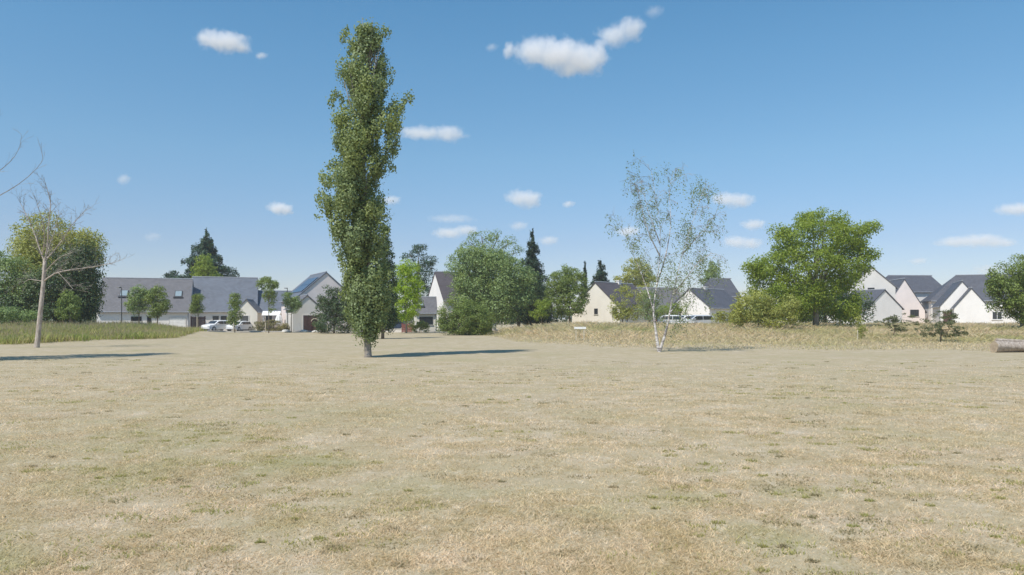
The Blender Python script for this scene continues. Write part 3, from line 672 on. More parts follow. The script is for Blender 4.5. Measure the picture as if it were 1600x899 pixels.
tree('pine_tree', 'blue grey pine rising behind the lime green tree', 652, 125,
     [(655,392,14,8),(640,400,12,7),(668,408,12,9),(650,420,22,12),(672,428,10,7),(645,445,24,18),(665,455,20,16)], M['cedar'], nc=150, per=50, rc=.7, size=.26, trunk_r=.25, group=G_BACK, trunk_top=.85, fill=.1)
# cedar and tree behind the long slate roof
conifer('cedar_tree', 'dark blue green cedar with crooked top behind the long slate roof', 322, 122, 362, 450, 56, M['cedar'], group=G_BACK, plates=13, shape=.85, dens=1.9, gap=.16, plate=.42)
tree('leafy_tree', 'yellow green tree in front of the cedar behind the slate roof', 318, 116, [(321,412,11,18),(314,430,13,12),(330,430,13,12)], M['bright'], nc=110, per=55, rc=.6, size=.24, trunk_r=.15, group=G_BACK)
tree('leafy_tree', 'small round dark treetop peeping over the long slate roof', 269, 124, [(269,440,12,14),(264,450,14,14)], M['conifer'], nc=80, per=50, rc=.6, size=.26, trunk_r=.15, group=G_BACK)
conifer('fir_tree', 'small dark conifer top behind the cream gabled house', 938, 128, 414, 470, 20, M['conifer'], group=G_BACK, plates=9, shape=.6, dens=2.0, plate=.5)
tree('leafy_tree', 'broad olive topped tree behind the roof ridge of the cream gabled house', 993, 122, [(994,425,22,20),(980,438,20,18),(1008,436,14,18),(995,460,24,20)], M['olive'], nc=170, per=60, rc=.7, size=.26, trunk_r=.2, group=G_BACK)
tree('leafy_tree', 'small brown green treetop beside the dark roof with the white chimney', 1112, 118, [(1112,425,10,14),(1108,440,12,12),(1118,440,8,10)], M['greyg'], nc=60, per=50, rc=.5, size=.24, trunk_r=.12, group=G_BACK)
conifer('fir_tree', 'thin pointed conifer tip behind the rounded green tree', 914, 130, 416, 470, 6, M['conifer'], group=G_BACK, plates=8, shape=.8)
# in front of the houses, mid right
tree('young_tree', 'yellowish young tree in front of the grey roof beside the cream gabled house', 972, 84, [(970,470,13,16),(982,455,10,12),(965,488,12,12),(1000,470,10,20),(985,488,12,14)], M['yellow'], nc=90, per=45, rc=.45, size=.17, trunk_r=.06, fill=.2)
tree('shrub', 'bright green bush behind the forked birch trunk', 1055, 92, [(1050,484,14,13),(1064,486,14,12),(1037,490,12,12)], M['bright'], nc=80, per=50, rc=.4, size=.15, trunk_r=.05, cat='shrub')
tree('young_tree', 'greyish young tree just left of the forked birch trunk', 1015, 82, [(1015,470,12,18),(1022,488,14,14),(1008,490,10,10)], M['greyg'], nc=70, per=40, rc=.45, size=.16, trunk_r=.06)
tree('shrub', 'low green shrub between the parked cars and the yellow green shrub', 1135, 82, [(1128,497,14,9),(1145,496,12,10)], M['olive'], nc=60, per=45, rc=.35, size=.15, trunk_r=.04, cat='shrub')
# right edge
tree('leafy_tree', 'green tree cut by the right picture edge', 1597, 62,
     [(1590,430,34,22),(1620,425,36,26),(1570,448,24,18),(1600,460,40,24),(1640,450,40,40),(1580,478,26,14),(1612,488,30,14)], M['mid'], 'bark_grey', nc=330, per=70, rc=.55, size=.17, trunk_r=.16, trunk_top=.5)
tree('spreading_shrub', 'flat spreading dark shrub with drooping boughs, larger of the two in the tan grass', 1470, 50, [(1468,500,24,10),(1460,514,24,10),(1485,518,20,8),(1478,492,14,8),(1450,522,12,6),(1498,520,10,5),(1470,510,30,7)], M['scrub'], nc=90, per=45, rc=.22, size=.09, trunk_r=.045, squash=.4, cat='shrub')
tree('spreading_shrub', 'flat spreading dark shrub, smaller of the two in the tan grass', 1396, 54, [(1395,503,20,6),(1410,497,18,6),(1380,506,12,5),(1400,514,14,5),(1430,506,12,4)], M['scrub'], nc=60, per=45, rc=.22, size=.09, trunk_r=.04, squash=.35, cat='shrub')
tree('young_tree', 'thin yellowing sapling in the tan grass right of the large bright green tree', 1346, 52, [(1345,508,7,10),(1348,520,6,8),(1343,500,5,6)], M['yellow'], nc=34, per=36, rc=.16, size=.08, trunk_r=.02)
# by the left houses
tree('street_tree', 'left of two round street trees in front of the long slate roof', 217, 88, [(217,462,15,15),(212,478,13,14),(226,470,12,14)], M['greyg'], nc=110, per=55, rc=.42, size=.17, trunk_r=.07, trunk_top=.6, group='street trees in front of the long slate roof')
tree('street_tree', 'darker right of two round street trees in front of the long slate roof', 246, 87, [(246,466,15,16),(252,478,12,12),(243,488,8,8)], M['mid'], nc=120, per=55, rc=.42, size=.17, trunk_r=.07, trunk_top=.6, group='street trees in front of the long slate roof')
G_S = 'young trees along the road by the left houses'
def young(label, px, D, lobes, mat='mid', nc=60): tree('young_tree', label, px, D, lobes, M[mat], nc=nc, per=50, rc=.34, size=.15, trunk_r=.05, trunk_top=.7, group=G_S)
young('slender young tree above the dark wooden fence', 310, 88, [(309,470,8,9),(308,482,9,9)])
young('young tree beside the white car, touching the small porch gable', 367, 88, [(367,472,8,12),(368,488,10,12),(366,500,8,8)], 'mid', 80)
young('tallest young tree, standing in front of the gap between the roofs', 420, 86, [(418,442,12,10),(420,458,10,14),(424,474,5,14),(409,446,6,6),(430,444,6,6)], 'mid', 80)
young('young oval tree beside the solar roof house', 455, 88, [(452,466,8,9),(456,480,10,12),(462,474,8,10)], 'greyg', 80)
tree('hedge', 'brownish low hedge in front of the white pergola', 425, 92, [(406,511,12,8),(420,510,12,9),(434,511,12,9),(447,513,9,7)], M['hedge'], nc=110, per=50, rc=.3, size=.13, trunk_r=.03, cat='hedge')
tree('hedge', 'small clipped dry hedge at the foot of the solar roof house', 461, 92, [(461,514,8,5)], M['hedge'], nc=26, per=45, rc=.22, size=.12, trunk_r=.03, cat='hedge')
tree('hedge', 'pale clipped hedge in front of the small grey roofed outbuilding', 655, 88, [(650,511,9,8),(662,511,9,8)], M['yellow'], nc=70, per=50, rc=.25, size=.12, trunk_r=.03, cat='hedge')

# ------------------------------------------------------------------ buildings
def opening(root, side, u, z0, w, h, kind, W, L):
    """kind window/door/garage_door; side F (y=0), G (x=0), B (y=W), E (x=L); u from the local origin"""
    def place(a0, a1, p0, p1, q0, q1):      # a along the wall, p = proud of wall, q = height
        if side == 'F': return (a0, a1, -p1, -p0, q0, q1)
        if side == 'B': return (a0, a1, W + p0, W + p1, q0, q1)
        if side == 'G': return (-p1, -p0, a0, a1, q0, q1)
        return (L + p0, L + p1, a0, a1, q0, q1)
    t = .07
    if kind == 'window':
        f = MB()
        for a in ((u, u+t, z0, z0+h), (u+w-t, u+w, z0, z0+h), (u+t, u+w-t, z0+h-t, z0+h), (u+t, u+w-t, z0, z0+t), (u+w/2-.03, u+w/2+.03, z0+t, z0+h-t)):
            f.box(*place(a[0], a[1], .003, .06, a[2], a[3]))
        fo = f.build('window', M['dark_frame'] if h < 1.2 else M['white_frame'], root)
        MB().box(*place(u+t*.5, u+w-t*.5, .003, .03, z0+t*.5, z0+h-t*.5)).build('pane', M['glass'], fo)
        MB().box(*place(u-.08, u+w+.08, .002, .10, z0-.07, z0-.002)).build('sill', M['stone'], fo)
    else:
        m = {'garage_door': 'garage', 'door': 'panel_dark', 'dark_door': 'wood_dark'}[kind]
        d = MB(); n = 5 if kind == 'garage_door' else 3
        for i in range(n):
            d.box(*place(u + .04, u + w - .04, .003, .045, z0 + i*h/n + .012, z0 + (i+1)*h/n - .012))
        d.box(*place(u, u + w, .002, .02, z0, z0 + h))
        do = d.build('garage_door' if kind == 'garage_door' else 'door', M[m], root)
        f = MB()
        for a in ((u-.09, u, z0, z0+h+.09), (u+w, u+w+.09, z0, z0+h+.09), (u, u+w, z0+h, z0+h+.09)): f.box(*place(a[0], a[1], .003, .07, a[2], a[3]))
        f.build('door_frame', M['grey_wall'], do)
def house(name, label, P0, theta, w, L, eave, ridge, wall='white_wall', roof='slate', ops=(), chim=(), sky_l=(), solar=None, hip=0., oe=.28, group=None, cat='house'):
    x, y = P0; z = gz(x, y) if x > -30 else 0.0
    root = empty(name, (x, y, z), math.radians(theta), label, cat, group)
    eave -= z; ridge -= z
    mb = MB()
    if hip: mb.box(0, L, 0, w, -.4, eave)
    else: mb.prism([(0, -.4), (w, -.4), (w, eave), (w/2, ridge), (0, eave)], 0, L)
    mb.build('wall', M[wall], root)
    s = (ridge - eave) / (w / 2); t = .14; ze = eave - oe * s + .02; zr = ridge + .02; g = .10
    if hip:
        a = [( -oe, -oe, ze), (L+oe, -oe, ze), (L+oe, w+oe, ze), (-oe, w+oe, ze), (hip, w/2, zr), (L - .1, w/2, zr)]
        rb = MB().poly([*a, *[(p[0], p[1], p[2] + t) for p in a]],
            [(0,4,5,1)[::-1], (1,5,2)[::-1], (2,5,4,3)[::-1], (3,4,0)[::-1], (6,7,11,10), (7,8,11), (8,9,10,11), (9,6,10), (0,1,7,6),(1,2,8,7),(2,3,9,8),(3,0,6,9)])
    else:
        rb = MB().prism([(-oe, ze), (w/2, zr), (w+oe, ze), (w+oe, ze+t), (w/2, zr+t*1.2), (-oe, ze+t)], -g, L+g)
    ro = rb.build('roof', M[roof], root)
    MB().tube([((hip or -g), w/2, zr+t*1.2), (L+g, w/2, zr+t*1.2)], [.09, .09], 6).build('ridge_cap', M['gutter'], ro)
    for yy in (-oe-.06, w+oe+.06): MB().tube([(-g, yy, ze+.05), (L+g, yy, ze+.05)], [.07, .07], 6).build('gutter', M['gutter'], root)
    MB().tube([(L-.12, -.07, eave-.1), (L-.12, -.07, 0)], [.045, .045], 5).build('downpipe', M['gutter'], root)
    for (u, v, cw, ch, cm) in chim:        # along ridge, across (0..w)
        zz = eave + s * min(v, w - v)
        c = MB().box(u-cw/2, u+cw/2, v-cw*.4, v+cw*.4, zz-.3, zr+ch).box(u-cw/2-.06, u+cw/2+.06, v-cw*.4-.06, v+cw*.4+.06, zr+ch, zr+ch+.1)
        c.build('chimney', M[cm], ro)
    n = Vector((0, -s, 1)).normalized(); al = Vector((0, 1, s)).normalized()
    def slab(u0, u1, v0, v1, h0, h1, back=False):   # on front slope (back=True: rear slope), v along slope
        pts = []
        for h in (h0, h1):
            for uu, vv in ((u0, v0), (u1, v0), (u1, v1), (u0, v1)):
                p = Vector((uu, -oe, ze + t)) + al * vv + n * h
                if back: p.y = w - p.y
                pts.append(p)
        return pts, [(0,3,2,1),(4,5,6,7),(0,1,5,4),(1,2,6,5),(2,3,7,6),(3,0,4,7)]
    for (u, v, a, b) in sky_l:
        f = MB(); f.poly(*slab(u, u+a, v, v+b, .0, .10)); f.poly(*slab(u-.12, u+a+.12, v-.22, v, .0, .16)); fo = f.build('skylight', M['dark_frame'], ro)
        MB().poly(*slab(u+.09, u+a-.09, v+.09, v+b-.09, .05, .125)).build('pane', M['skyglass'], fo)
    if solar:
        u0, u1, v0, v1, nx, ny = solar; sb = MB()
        for i in range(nx):
            for j in range(ny):
                du, dv = (u1-u0)/nx, (v1-v0)/ny
                sb.poly(*slab(u0+i*du+.03, u0+(i+1)*du-.03, v0+j*dv+.03, v0+(j+1)*dv-.03, .06, .11, True))
        sb.build('solar_panel', M['solar'], ro)
    return root
def at(px, D): return (X(px, D), D)
A0 = at(151, 95)
house('slate_roof_house', 'long low white house with two skylights and white garage door, furthest left', A0, 18, 8, 11.0, 2.77, 7.0, 'white_wall', 'slate',
      ops := (), sky_l=((2.35, 2.7, 1.0, 1.15), (9.0, 2.7, .95, 1.15)))
A = [o for o in COL.objects if o.parent is None and o.name.startswith('slate_roof_house')][0]
opening(A, 'F', 4.0, 1.35, 1.25, .62, 'window', 8, 11); opening(A, 'F', 8.6, 0.05, 1.95, 1.75, 'garage_door', 8, 11)
opening(A, 'F', 5.9, 1.0, .5, 1.0, 'window', 8, 11)
B = house('slate_roof_house', 'white house with plain slate roof, just right of the one with two skylights', (-44.0, 100.5), 18, 8, 8.65, 2.85, 7.42, 'white_wall', 'slate_b')
opening(B, 'F', 2.9, 0.05, .8, 2.0, 'door', 8, 7.6); opening(B, 'F', 3.95, .9, .75, 1.15, 'window', 8, 7.6)
opening(B, 'F', 5.4, 1.1, 1.0, .9, 'window', 8, 7.6)
Dh = house('slate_roof_house', 'lower grey slate roof with dark window behind the white pergola', (-35.9, 103.3), 18, 7, 6.8, 2.7, 5.55, 'pink_wall', 'slate_b')
opening(Dh, 'F', 4.2, 1.75, 1.25, .6, 'window', 7, 6.8); opening(Dh, 'F', 1.2, .1, .9, 2.0, 'door', 7, 6.8)
C = house('porch_building', 'small white front gable with dark garage opening beside the second white car', at(402, 96.5), 100, 2.75, 5.0, 2.55, 4.1, 'cream_wall', 'slate', oe=.1, cat='garage')
opening(C, 'G', 1.1, 0.05, 1.0, 2.0, 'door', 2.75, 5.0)
E = house('solar_roof_house', 'pinkish white gable house with solar panels on its steep slate roof', (-20.7, 97.9), 118, 8, 9, 4.15, 7.62, 'pink_wall', 'slate_b', solar=(.5, 6.5, 1.6, 4.6, 6, 2))
opening(E, 'G', 2.4, 2.6, .8, .9, 'window', 8, 9); opening(E, 'G', 5.0, .8, .9, 1.2, 'window', 8, 9)
E2 = house('porch_building', 'small front gable with dark open porch before the solar roof house', (-23.7, 91.8), 118, 3.6, 4.2, 2.9, 4.45, 'grey_wall', 'slate', oe=.15, cat='garage')
opening(E2, 'G', .55, .05, 1.75, 2.0, 'dark_door', 3.6, 4.2)  # dark panel in place of the shaded inside of the recessed porch
G = house('white_gable_house', 'tall house with bright white pointed gable behind the bushes in the middle', (-9.5, 102), 25, 7, 8, 4.35, 8.2, 'white_wall', 'slate_m', chim=())
opening(G, 'F', 1.2, 1.0, 1.1, 1.2, 'window', 7, 8)
G2 = house('outbuilding', 'small grey roofed outbuilding with dark window beside the pale hedge', at(649, 93), 10, 4, 2.7, 2.45, 4.3, 'cream_wall', 'slate', oe=.2, cat='outbuilding', sky_l=((.3, 1.2, .8, .5),))
opening(G2, 'F', .5, .9, 1.7, 1.0, 'window', 4, 2.7)
H = house('cream_gable_house', 'cream gabled house with white chimney pot between the round green tree and the birch', (13.9, 95), 50, 7.5, 9.5, 3.05, 6.4, 'cream_wall', 'slate_m', chim=((5.8, 3.75, .6, .45, 'white_wall'),))
opening(H, 'G', 3.35, 1.75, .55, .75, 'window', 7.5, 9.5); opening(H, 'G', .35, 1.5, .75, 1.1, 'window', 7.5, 9.5)
opening(H, 'F', 1.2, .7, .9, 1.9, 'window', 7.5, 9.5); opening(H, 'F', 3.6, 1.0, 1.2, 1.2, 'window', 7.5, 9.5); opening(H, 'F', 6.2, 1.0, 1.2, 1.2, 'window', 7.5, 9.5)
I = house('grey_roof_house', 'house with grey slate roof half hidden behind the birch', at(1006, 101), 8, 7, 6.0, 3.0, 5.9, 'grey_wall', 'slate', chim=((.6, 2.2, .7, -.6, 'cream_wall'),))
opening(I, 'F', 1.0, .9, 1.2, 1.2, 'window', 7, 6); opening(I, 'F', 3.8, .9, 1.2, 1.2, 'window', 7, 6)
J = house('white_gable_house', 'white gabled house with dark roof behind the row of parked cars', (26.3, 98), 40, 6.5, 8, 3.2, 5.65, 'white_wall', 'slate_d', chim=((3.6, 3.25, .6, .4, 'white_wall'),))
opening(J, 'G', 4.6, 1.4, .8, 1.1, 'window', 6.5, 8); opening(J, 'F', 1.5, .8, 1.2, 1.3, 'window', 6.5, 8); opening(J, 'F', 4.5, .8, 1.2, 1.3, 'window', 6.5, 8)
J2 = house('dark_roof_house', 'two storey white house with dark hipped roof behind the one with parked cars', at(1110, 112), 8, 6, 4.6, 5.2, 7.8, 'white_wall', 'slate_d', hip=1.2)
opening(J2, 'F', 1.2, 3.3, 1.0, 1.1, 'window', 6, 4.6)
K1 = house('grey_gable_house', 'tall pale grey gable with shallow roof showing right behind the large bright green tree', (55.8, 107.1), 75, 6.4, 9, 6.3, 9.2, 'grey_wall', 'slate')
opening(K1, 'G', 2.8, 4.6, .9, 1.1, 'window', 6.4, 9)
K2 = house('grey_gable_house', 'low pale grey gable with dark roof running left, nearest to the large bright green tree', (55.1, 104.0), 108, 6.1, 8, 3.15, 5.6, 'white_wall', 'slate_d')
opening(K2, 'B', 3.5, 1.0, 1.1, 1.1, 'window', 6.1, 8)
K3 = house('grey_gable_house', 'steep pinkish grey gable with a dark window low on its right', (64.8, 115.5), 80, 6.0, 8, 3.0, 7.85, 'pink_wall', 'slate_d')
opening(K3, 'G', .9, 1.5, 1.25, 1.05, 'window', 6.0, 8)
K4 = house('dark_roof_house', 'white house with purplish dark roof behind the steep pinkish grey gable', at(1392, 122), 3, 8, 9.5, 6.2, 8.9, 'white_wall', 'slate_d', hip=1.8)
opening(K4, 'F', 6.0, 3.6, 1.1, 1.2, 'window', 8, 9.5)
K5 = house('dark_roof_house', 'long dark hipped roof behind the twin white gables on the right', (64.4, 113), -20, 8, 15, 4.55, 8.3, 'white_wall', 'slate_d', hip=4.0)
opening(K5, 'F', 8.0, 1.0, 1.3, 1.2, 'window', 8, 15); opening(K5, 'F', 11.4, 1.0, 1.3, 1.2, 'window', 8, 15)
K6 = house('white_gable_house', 'taller rear one of the twin white gables on the right', (64.3, 100.2), 66, 5.2, 9.5, 3.45, 6.75, 'white_wall', 'slate_d', oe=.15, group='twin white gables')
opening(K6, 'G', 3.55, .1, 1.3, 2.1, 'dark_door', 5.2, 9.5)
K7 = house('white_gable_house', 'lower front one of the twin white gables on the right', (63.5, 98.0), 66, 4.0, 3.0, 3.15, 5.7, 'white_wall', 'slate_d', oe=.12, group='twin white gables')

# ------------------------------------------------------------------ fences, small structures
def fence_boards(name, label, p0, p1, h, mat, step=.16, gap=.03, post=1.8):
    x0, y0 = p0; L = math.hypot(p1[0]-x0, p1[1]-y0); root = empty(name, (x0, y0, gz(x0, y0)), math.atan2(p1[1]-y0, p1[0]-x0), label, 'fence')
    b = MB(); n = int(L / step)
    for i in range(n): b.box(i*step, (i+1)*step-gap, 0, .03, .05, h + rnd.uniform(-.02, .02))
    b.build('boards', M[mat], root)
    for i in range(int(L / post) + 1): MB().box(i*post-.05, i*post+.05, .033, .13, 0, h+.08).build('post', M[mat], root)
    r = MB()
    for z in (.3, h-.25): r.box(0, L, .0305, .032, z, z+.1)
    r.build('rail', M[mat], root)
fence_boards('board_fence', 'dark purple brown board fence left of the white car', at(299, 93.8), at(322, 95.2), 1.95, 'wood_dark')
fence_boards('board_fence', 'low red brown fence under the lime green tree', at(628, 89), at(645, 89), 1.05, 'wood_red')
def rail_barrier():
    x0, y0 = at(1046, 81.5); z = gz(x0, y0); root = empty('barrier', (x0, y0, z), 0, 'low grey barrier in front of the parked cars', 'barrier')
    L = 4.6
    for i in range(4): MB().box(i*L/3-.05, i*L/3+.05, 0, .1, 0, .95).build('post', M['metal_grey'], root)
    for zz in (.45, .8): MB().box(-.05, L+.05, -.025, -.003, zz, zz+.12).build('rail', M['metal_grey'], root)
rail_barrier()
def goal():
    D = 52; x0, y0 = at(898, D); z = gz(x0, y0); root = empty('sign_stand', (x0, y0, z), 0, 'small pale two post frame with top board standing in the tan grass', 'sign')
    h = 1.0
    for u in (.06, .62): MB().box(u, u+.07, 0, .07, -.1, h).build('post', M['stake'], root)
    MB().box(-.04, .80, -.03, -.003, h-.13, h+.02).build('top_board', M['white_frame'], root)
goal()
def wall_low(label, px0, px1, D, h):
    x0, y0 = at(px0, D); x1, _ = at(px1, D); root = empty('low_wall', (x0, y0, 0), 0, label, 'wall')
    MB().box(0, x1-x0, 0, .25, -.2, h).build('masonry', M['white_wall'], root); MB().box(-.04, x1-x0+.04, -.04, .29, h, h+.06).build('coping', M['stone'], root)
wall_low('low white wall under the lime green tree beside the poplar', 601, 632, 90, .42)
def pergola():
    x0, y0 = at(411, 97); root = empty('pergola', (x0, y0, 0), math.radians(12), 'white canvas topped pergola behind the brownish hedge', 'pergola')
    for u, v in ((0, 0), (1.9, 0), (0, 2), (1.9, 2)): MB().box(u, u+.09, v, v+.09, 0, 2.1).build('post', M['white_frame'], root)
    MB().prism([(-.2, 2.1), (1.05, 2.62), (2.3, 2.1), (2.3, 2.16), (1.05, 2.7), (-.2, 2.16)], -.15, 2.15).build('canopy', M['canvas'], root)
pergola()
def parasol():
    x0, y0 = at(436, 95.5); root = empty('parasol', (x0, y0, 0), 0, 'closed drooping white garden parasol right of the pergola', 'parasol')
    MB().tube([(0, 0, 0), (0, 0, 2.3)], [.03, .03], 8).build('pole', M['white_frame'], root)
    pts = []; n = 16; m = MB(); prof = [(.03, 2.35), (.28, 2.0), (.42, 1.5), (.40, 1.0)]
    for r, z in prof: pts += [(math.cos(2*math.pi*j/n)*r*(1+.18*(j % 2)), math.sin(2*math.pi*j/n)*r*(1+.18*(j % 2)), z) for j in range(n)]
    m.poly(pts, [(i*n+j, (i+1)*n+j, (i+1)*n+(j+1) % n, i*n+(j+1) % n) for i in range(3) for j in range(n)]); m.build('canopy', M['canvas'], root)
parasol()
def arch():
    x0, y0 = at(486, 90.6); root = empty('garden_arch', (x0, y0, 0), math.radians(15), 'brown wooden garden arch before the dark open porch', 'garden arch')
    for u in (0, .85): MB().box(u, u+.08, 0, .35, 0, 1.35).build('post', M['wood_red'], root)
    P = [(.04 + .425 * (1 - math.cos(a)), .175, 1.35 + .32 * math.sin(a)) for a in np.linspace(0, math.pi, 9)]
    MB().tube(P, [.06] * 9, 6).build('arch_top', M['stake'], root)
    MB().box(.12, .81, .14, .2, 0, 1.2).build('gate', M['wood_red'], root)
arch()
def boulder(label, px, D, r):
    x0, y0 = at(px, D); n, k = 14, 8; pts = []; sd = rnd.random() * 9
    for i in range(k + 1):
        th = math.pi * i / k
        for j in range(n):
            a = 2 * math.pi * j / n; q = r * (1 + .16 * math.sin(3*a + sd) * math.sin(2*th) + .1 * math.sin(5*a + sd*2 + th*3))
            pts.append((q*1.45*math.sin(th)*math.cos(a), q*math.sin(th)*math.sin(a), q*.62*math.cos(th) + r*.3))
    m = MB().poly(pts, [(i*n+j, (i+1)*n+j, (i+1)*n+(j+1) % n, i*n+(j+1) % n) for i in range(k) for j in range(n)])
    o = m.build('boulder', M['stone'], None, True); o.location = (x0, y0, gz(x0, y0)); tag(o, label, 'boulder', 'pale boulders along the road')
boulder('pale boulder left of the wooden stake, by the hedge', 447, 89, .36); boulder('pale boulder in front of the garden arch', 475, 89, .34)
boulder('pale boulder beside the dark bushy shrub', 493, 88, .30); boulder('rounder pale boulder nearest the thick wooden post', 502, 90, .34)
def stake(label, px, D, h, r=.05):
    x0, y0 = at(px, D); z = gz(x0, y0); o = MB().tube([(0, 0, -.1), (0, 0, h-.08), (0, 0, h)], [r, r, r*.5], 8).build('wooden_post', M['stake'], None)
    o.location = (x0, y0, z); tag(o, label, 'post', 'pale wooden posts along the far lawn edge')
stake('thick pale wooden post left of the dark bushy shrub', 512, 84, 1.15, .09); stake('thin pale stake beside the oval young tree', 455, 88.5, 1.9, .06)
stake('thin pale stake in front of the brownish hedge', 415, 88.5, 1.2); stake('pale stake in front of the dark board fence', 308, 87, 1.9, .05)
stake('pale stake in front of the white car', 365, 87, 1.2); stake('pale stake left of the thin yellowing sapling on the right', 1340, 51.5, .8, .035)
stake('pale stake below the round green tree beside the cream gable', 888, 78, 1.25, .06); stake('short pale stake left of the parked cars', 1045, 79, 1.2, .06)
def street_lamp(px, D, ytop, label):
    x0, y0 = at(px, D); H = Z(ytop, D); root = empty('street_lamp', (x0, y0, 0), 0, label, 'street lamp', 'slim street lamps by the left houses')
    MB().tube([(0, 0, 0), (0, 0, 1), (0, 0, H)], [.09, .06, .045], 8).build('pole', M['metal_dark'], root)
    MB().tube([(0, 0, H - .02), (.0, -.05, H + .06), (.0, -.5, H + .1)], [.035, .035, .03], 6).build('arm', M['metal_dark'], root)
    h = MB().prism([(-.85, H + .07), (-.35, H + .05), (-.35, H + .15), (-.80, H + .14)], -.16, .16); hd = h.build('lamp_head', M['metal_dark'], root)
    MB().box(-.12, .12, -.78, -.42, H + .035, H + .055).build('lens', M['lamp_clear'], hd)
street_lamp(190, 86, 451, 'slim street lamp in front of the left skylight of the long slate roof')
street_lamp(449, 92, 452, 'slim street lamp beside the oval young tree and the solar roof house')

# log
def logs():
    D = 36.5; x0, y0 = at(1553, D); z = gz(x0, y0); root = empty('fallen_log', (x0, y0, z), 0, 'thick weathered grey fallen log lying on the lawn at the right edge', 'log')
    def lg(P, R, name):
        P = smooth_path(P, 5); K = len(P); n = 18; m = MB(); b = 0
        for i, p in enumerate(P):
            t = (P[min(i+1, K-1)] - P[max(i-1, 0)]).normalized(); a = t.cross(Vector((0, 0, 1))).normalized(); c = a.cross(t)
            for j in range(n):
                w = 2*math.pi*j/n; r = R * (1 - .12*i/K) * (1 + .09*math.sin(2*w + i*.3) + .07*math.sin(5*w + i*.5) + .04*math.sin(9*w + i*1.1) + rnd.gauss(0, .02))
                m.v.append(tuple(p + (a*math.cos(w) + c*math.sin(w)) * r))
        for i in range(K-1):
            for j in range(n): m.f.append([i*n+j, i*n+(j+1) % n, (i+1)*n+(j+1) % n, (i+1)*n+j]); m.m.append(0)
        o = m.build(name, M['wood_grey'], None, True)
        e = MB(); e.poly([m.v[j] for j in range(n)], [tuple(range(n))]); e.poly([m.v[(K-1)*n + j] for j in range(n)], [tuple(range(n))])
        return o, e
    o, e = lg([(0, 0, .27), (1.4, .1, .28), (3, .15, .27), (5, .5, .27)], .29, 'bark'); o.parent = root
    e.build('cut_end', M['wood_cut'], root)
    o, e = lg([(.15, .12, .60), (1.3, .14, .56), (2.6, .25, .52), (4.2, .5, .54)], .09, 'fallen_branch')
    o.location = (x0, y0, z); tag(o, 'thin grey branch resting along the top of the thick fallen log', 'branch')
    ee = e.build('cut_end', M['wood_cut'], o)
logs()

# ------------------------------------------------------------------ cars
def car(paint, label, px, D, rz, scale=1.0):
    x0, y0 = at(px, D); root = empty('parked_car', (x0, y0, gz(x0, y0) + .06), math.radians(rz), label, 'car', 'parked cars')
    L, W = 4.2 * scale, 1.78 * scale
    prof = [(-2.1,.35),(-2.12,.62),(-2.0,.86),(-1.15,1.0),(-.55,1.42),(-.1,1.50),(.9,1.50),(1.6,1.38),(1.98,.98),(2.1,.80),(2.08,.35),(1.75,.25),(-1.8,.25)]
    def shell(pr, wf, name, mat, parent, ins=.0):
        n = len(pr); st = [(-1, .80), (-.93, .96), (-.6, 1), (.6, 1), (.93, .96), (1, .80)]; m = MB(); pts = []
        for s, k in st:
            for (a, z) in pr:
                tum = 1 - .20 * max(0, z - .9); pts.append((a * (k if abs(a) > 1.9 else 1) * scale, s * W/2 * wf * tum, (.25 + (z-.25) * (1 if abs(s) < .9 else (.97 if abs(s) < .95 else .93))) * scale))
        fs = [(i*n+j, i*n+(j+1) % n, (i+1)*n+(j+1) % n, (i+1)*n+j) for i in range(len(st)-1) for j in range(n)]
        m.poly(pts, fs); m.poly([pts[j] for j in range(n)], [tuple(range(n))]); m.poly([pts[-n+j] for j in range(n)], [tuple(range(n))[::-1]])
        return m.build(name, mat, parent)
    body = shell(prof, 1, 'body', paint, root)
    def quad(name, q, mat, par): return MB().poly([(a*scale, b*scale, c*scale) for a, b, c in q], [(0, 1, 2, 3)]).build(name, mat, par)
    quad('windscreen', [(-1.12,-.72,1.035),(-1.12,.72,1.035),(-.6,.64,1.415),(-.6,-.64,1.415)], M['glass'], root)
    quad('rear_window', [(1.93,.70,1.06),(1.93,-.70,1.06),(1.66,-.62,1.375),(1.66,.62,1.375)], M['glass'], root)
    for s in (-1, 1):
        quad('side_window', [(-.95, s*.905, 1.0), (.25, s*.905, 1.0), (.25, s*.86, 1.37), (-.5, s*.86, 1.37)], M['glass'], root)
        quad('side_window', [(.33, s*.905, 1.0), (1.55, s*.90, 1.02), (1.35, s*.86, 1.37), (.33, s*.86, 1.37)], M['glass'], root)
        for a in (-1.32, 1.3):
            w = MB(); yy = s * .80 * scale
            P = [(a*scale, yy - .1*scale, .33*scale), (a*scale, yy + .1*scale, .33*scale)]
            n = 16; pts = [(a*scale + .33*scale*math.cos(2*math.pi*j/n), p[1], .33*scale + .33*scale*math.sin(2*math.pi*j/n)) for p in P for j in range(n)]
            w.poly(pts, [(j, (j+1) % n, n+(j+1) % n, n+j) for j in range(n)] + [tuple(range(n))[::-1], tuple(range(n, 2*n))]); wo = w.build('wheel', M['tyre'], root)
            ro = MB(); yo = yy + s*.104*scale; ro.poly([(a*scale + .2*scale*math.cos(2*math.pi*j/n), yo, .33*scale + .2*scale*math.sin(2*math.pi*j/n)) for j in range(n)], [tuple(range(n))]); ro.build('rim', M['rim'], wo)
        MB().box(-2.10*scale, -1.9*scale, (s*.62-.16)*scale, (s*.62+.16)*scale, .62*scale, .76*scale).build('headlight', M['lamp_clear'], root)
        MB().box(1.95*scale, 2.08*scale, (s*.66-.12)*scale, (s*.66+.12)*scale, .78*scale, .95*scale).build('tail_light', M['lamp_red'], root)
        MB().box(-.80*scale, -.62*scale, (s*.98-.09)*scale, (s*.98+.09)*scale, .98*scale, 1.1*scale).build('mirror', paint, root)
    return root
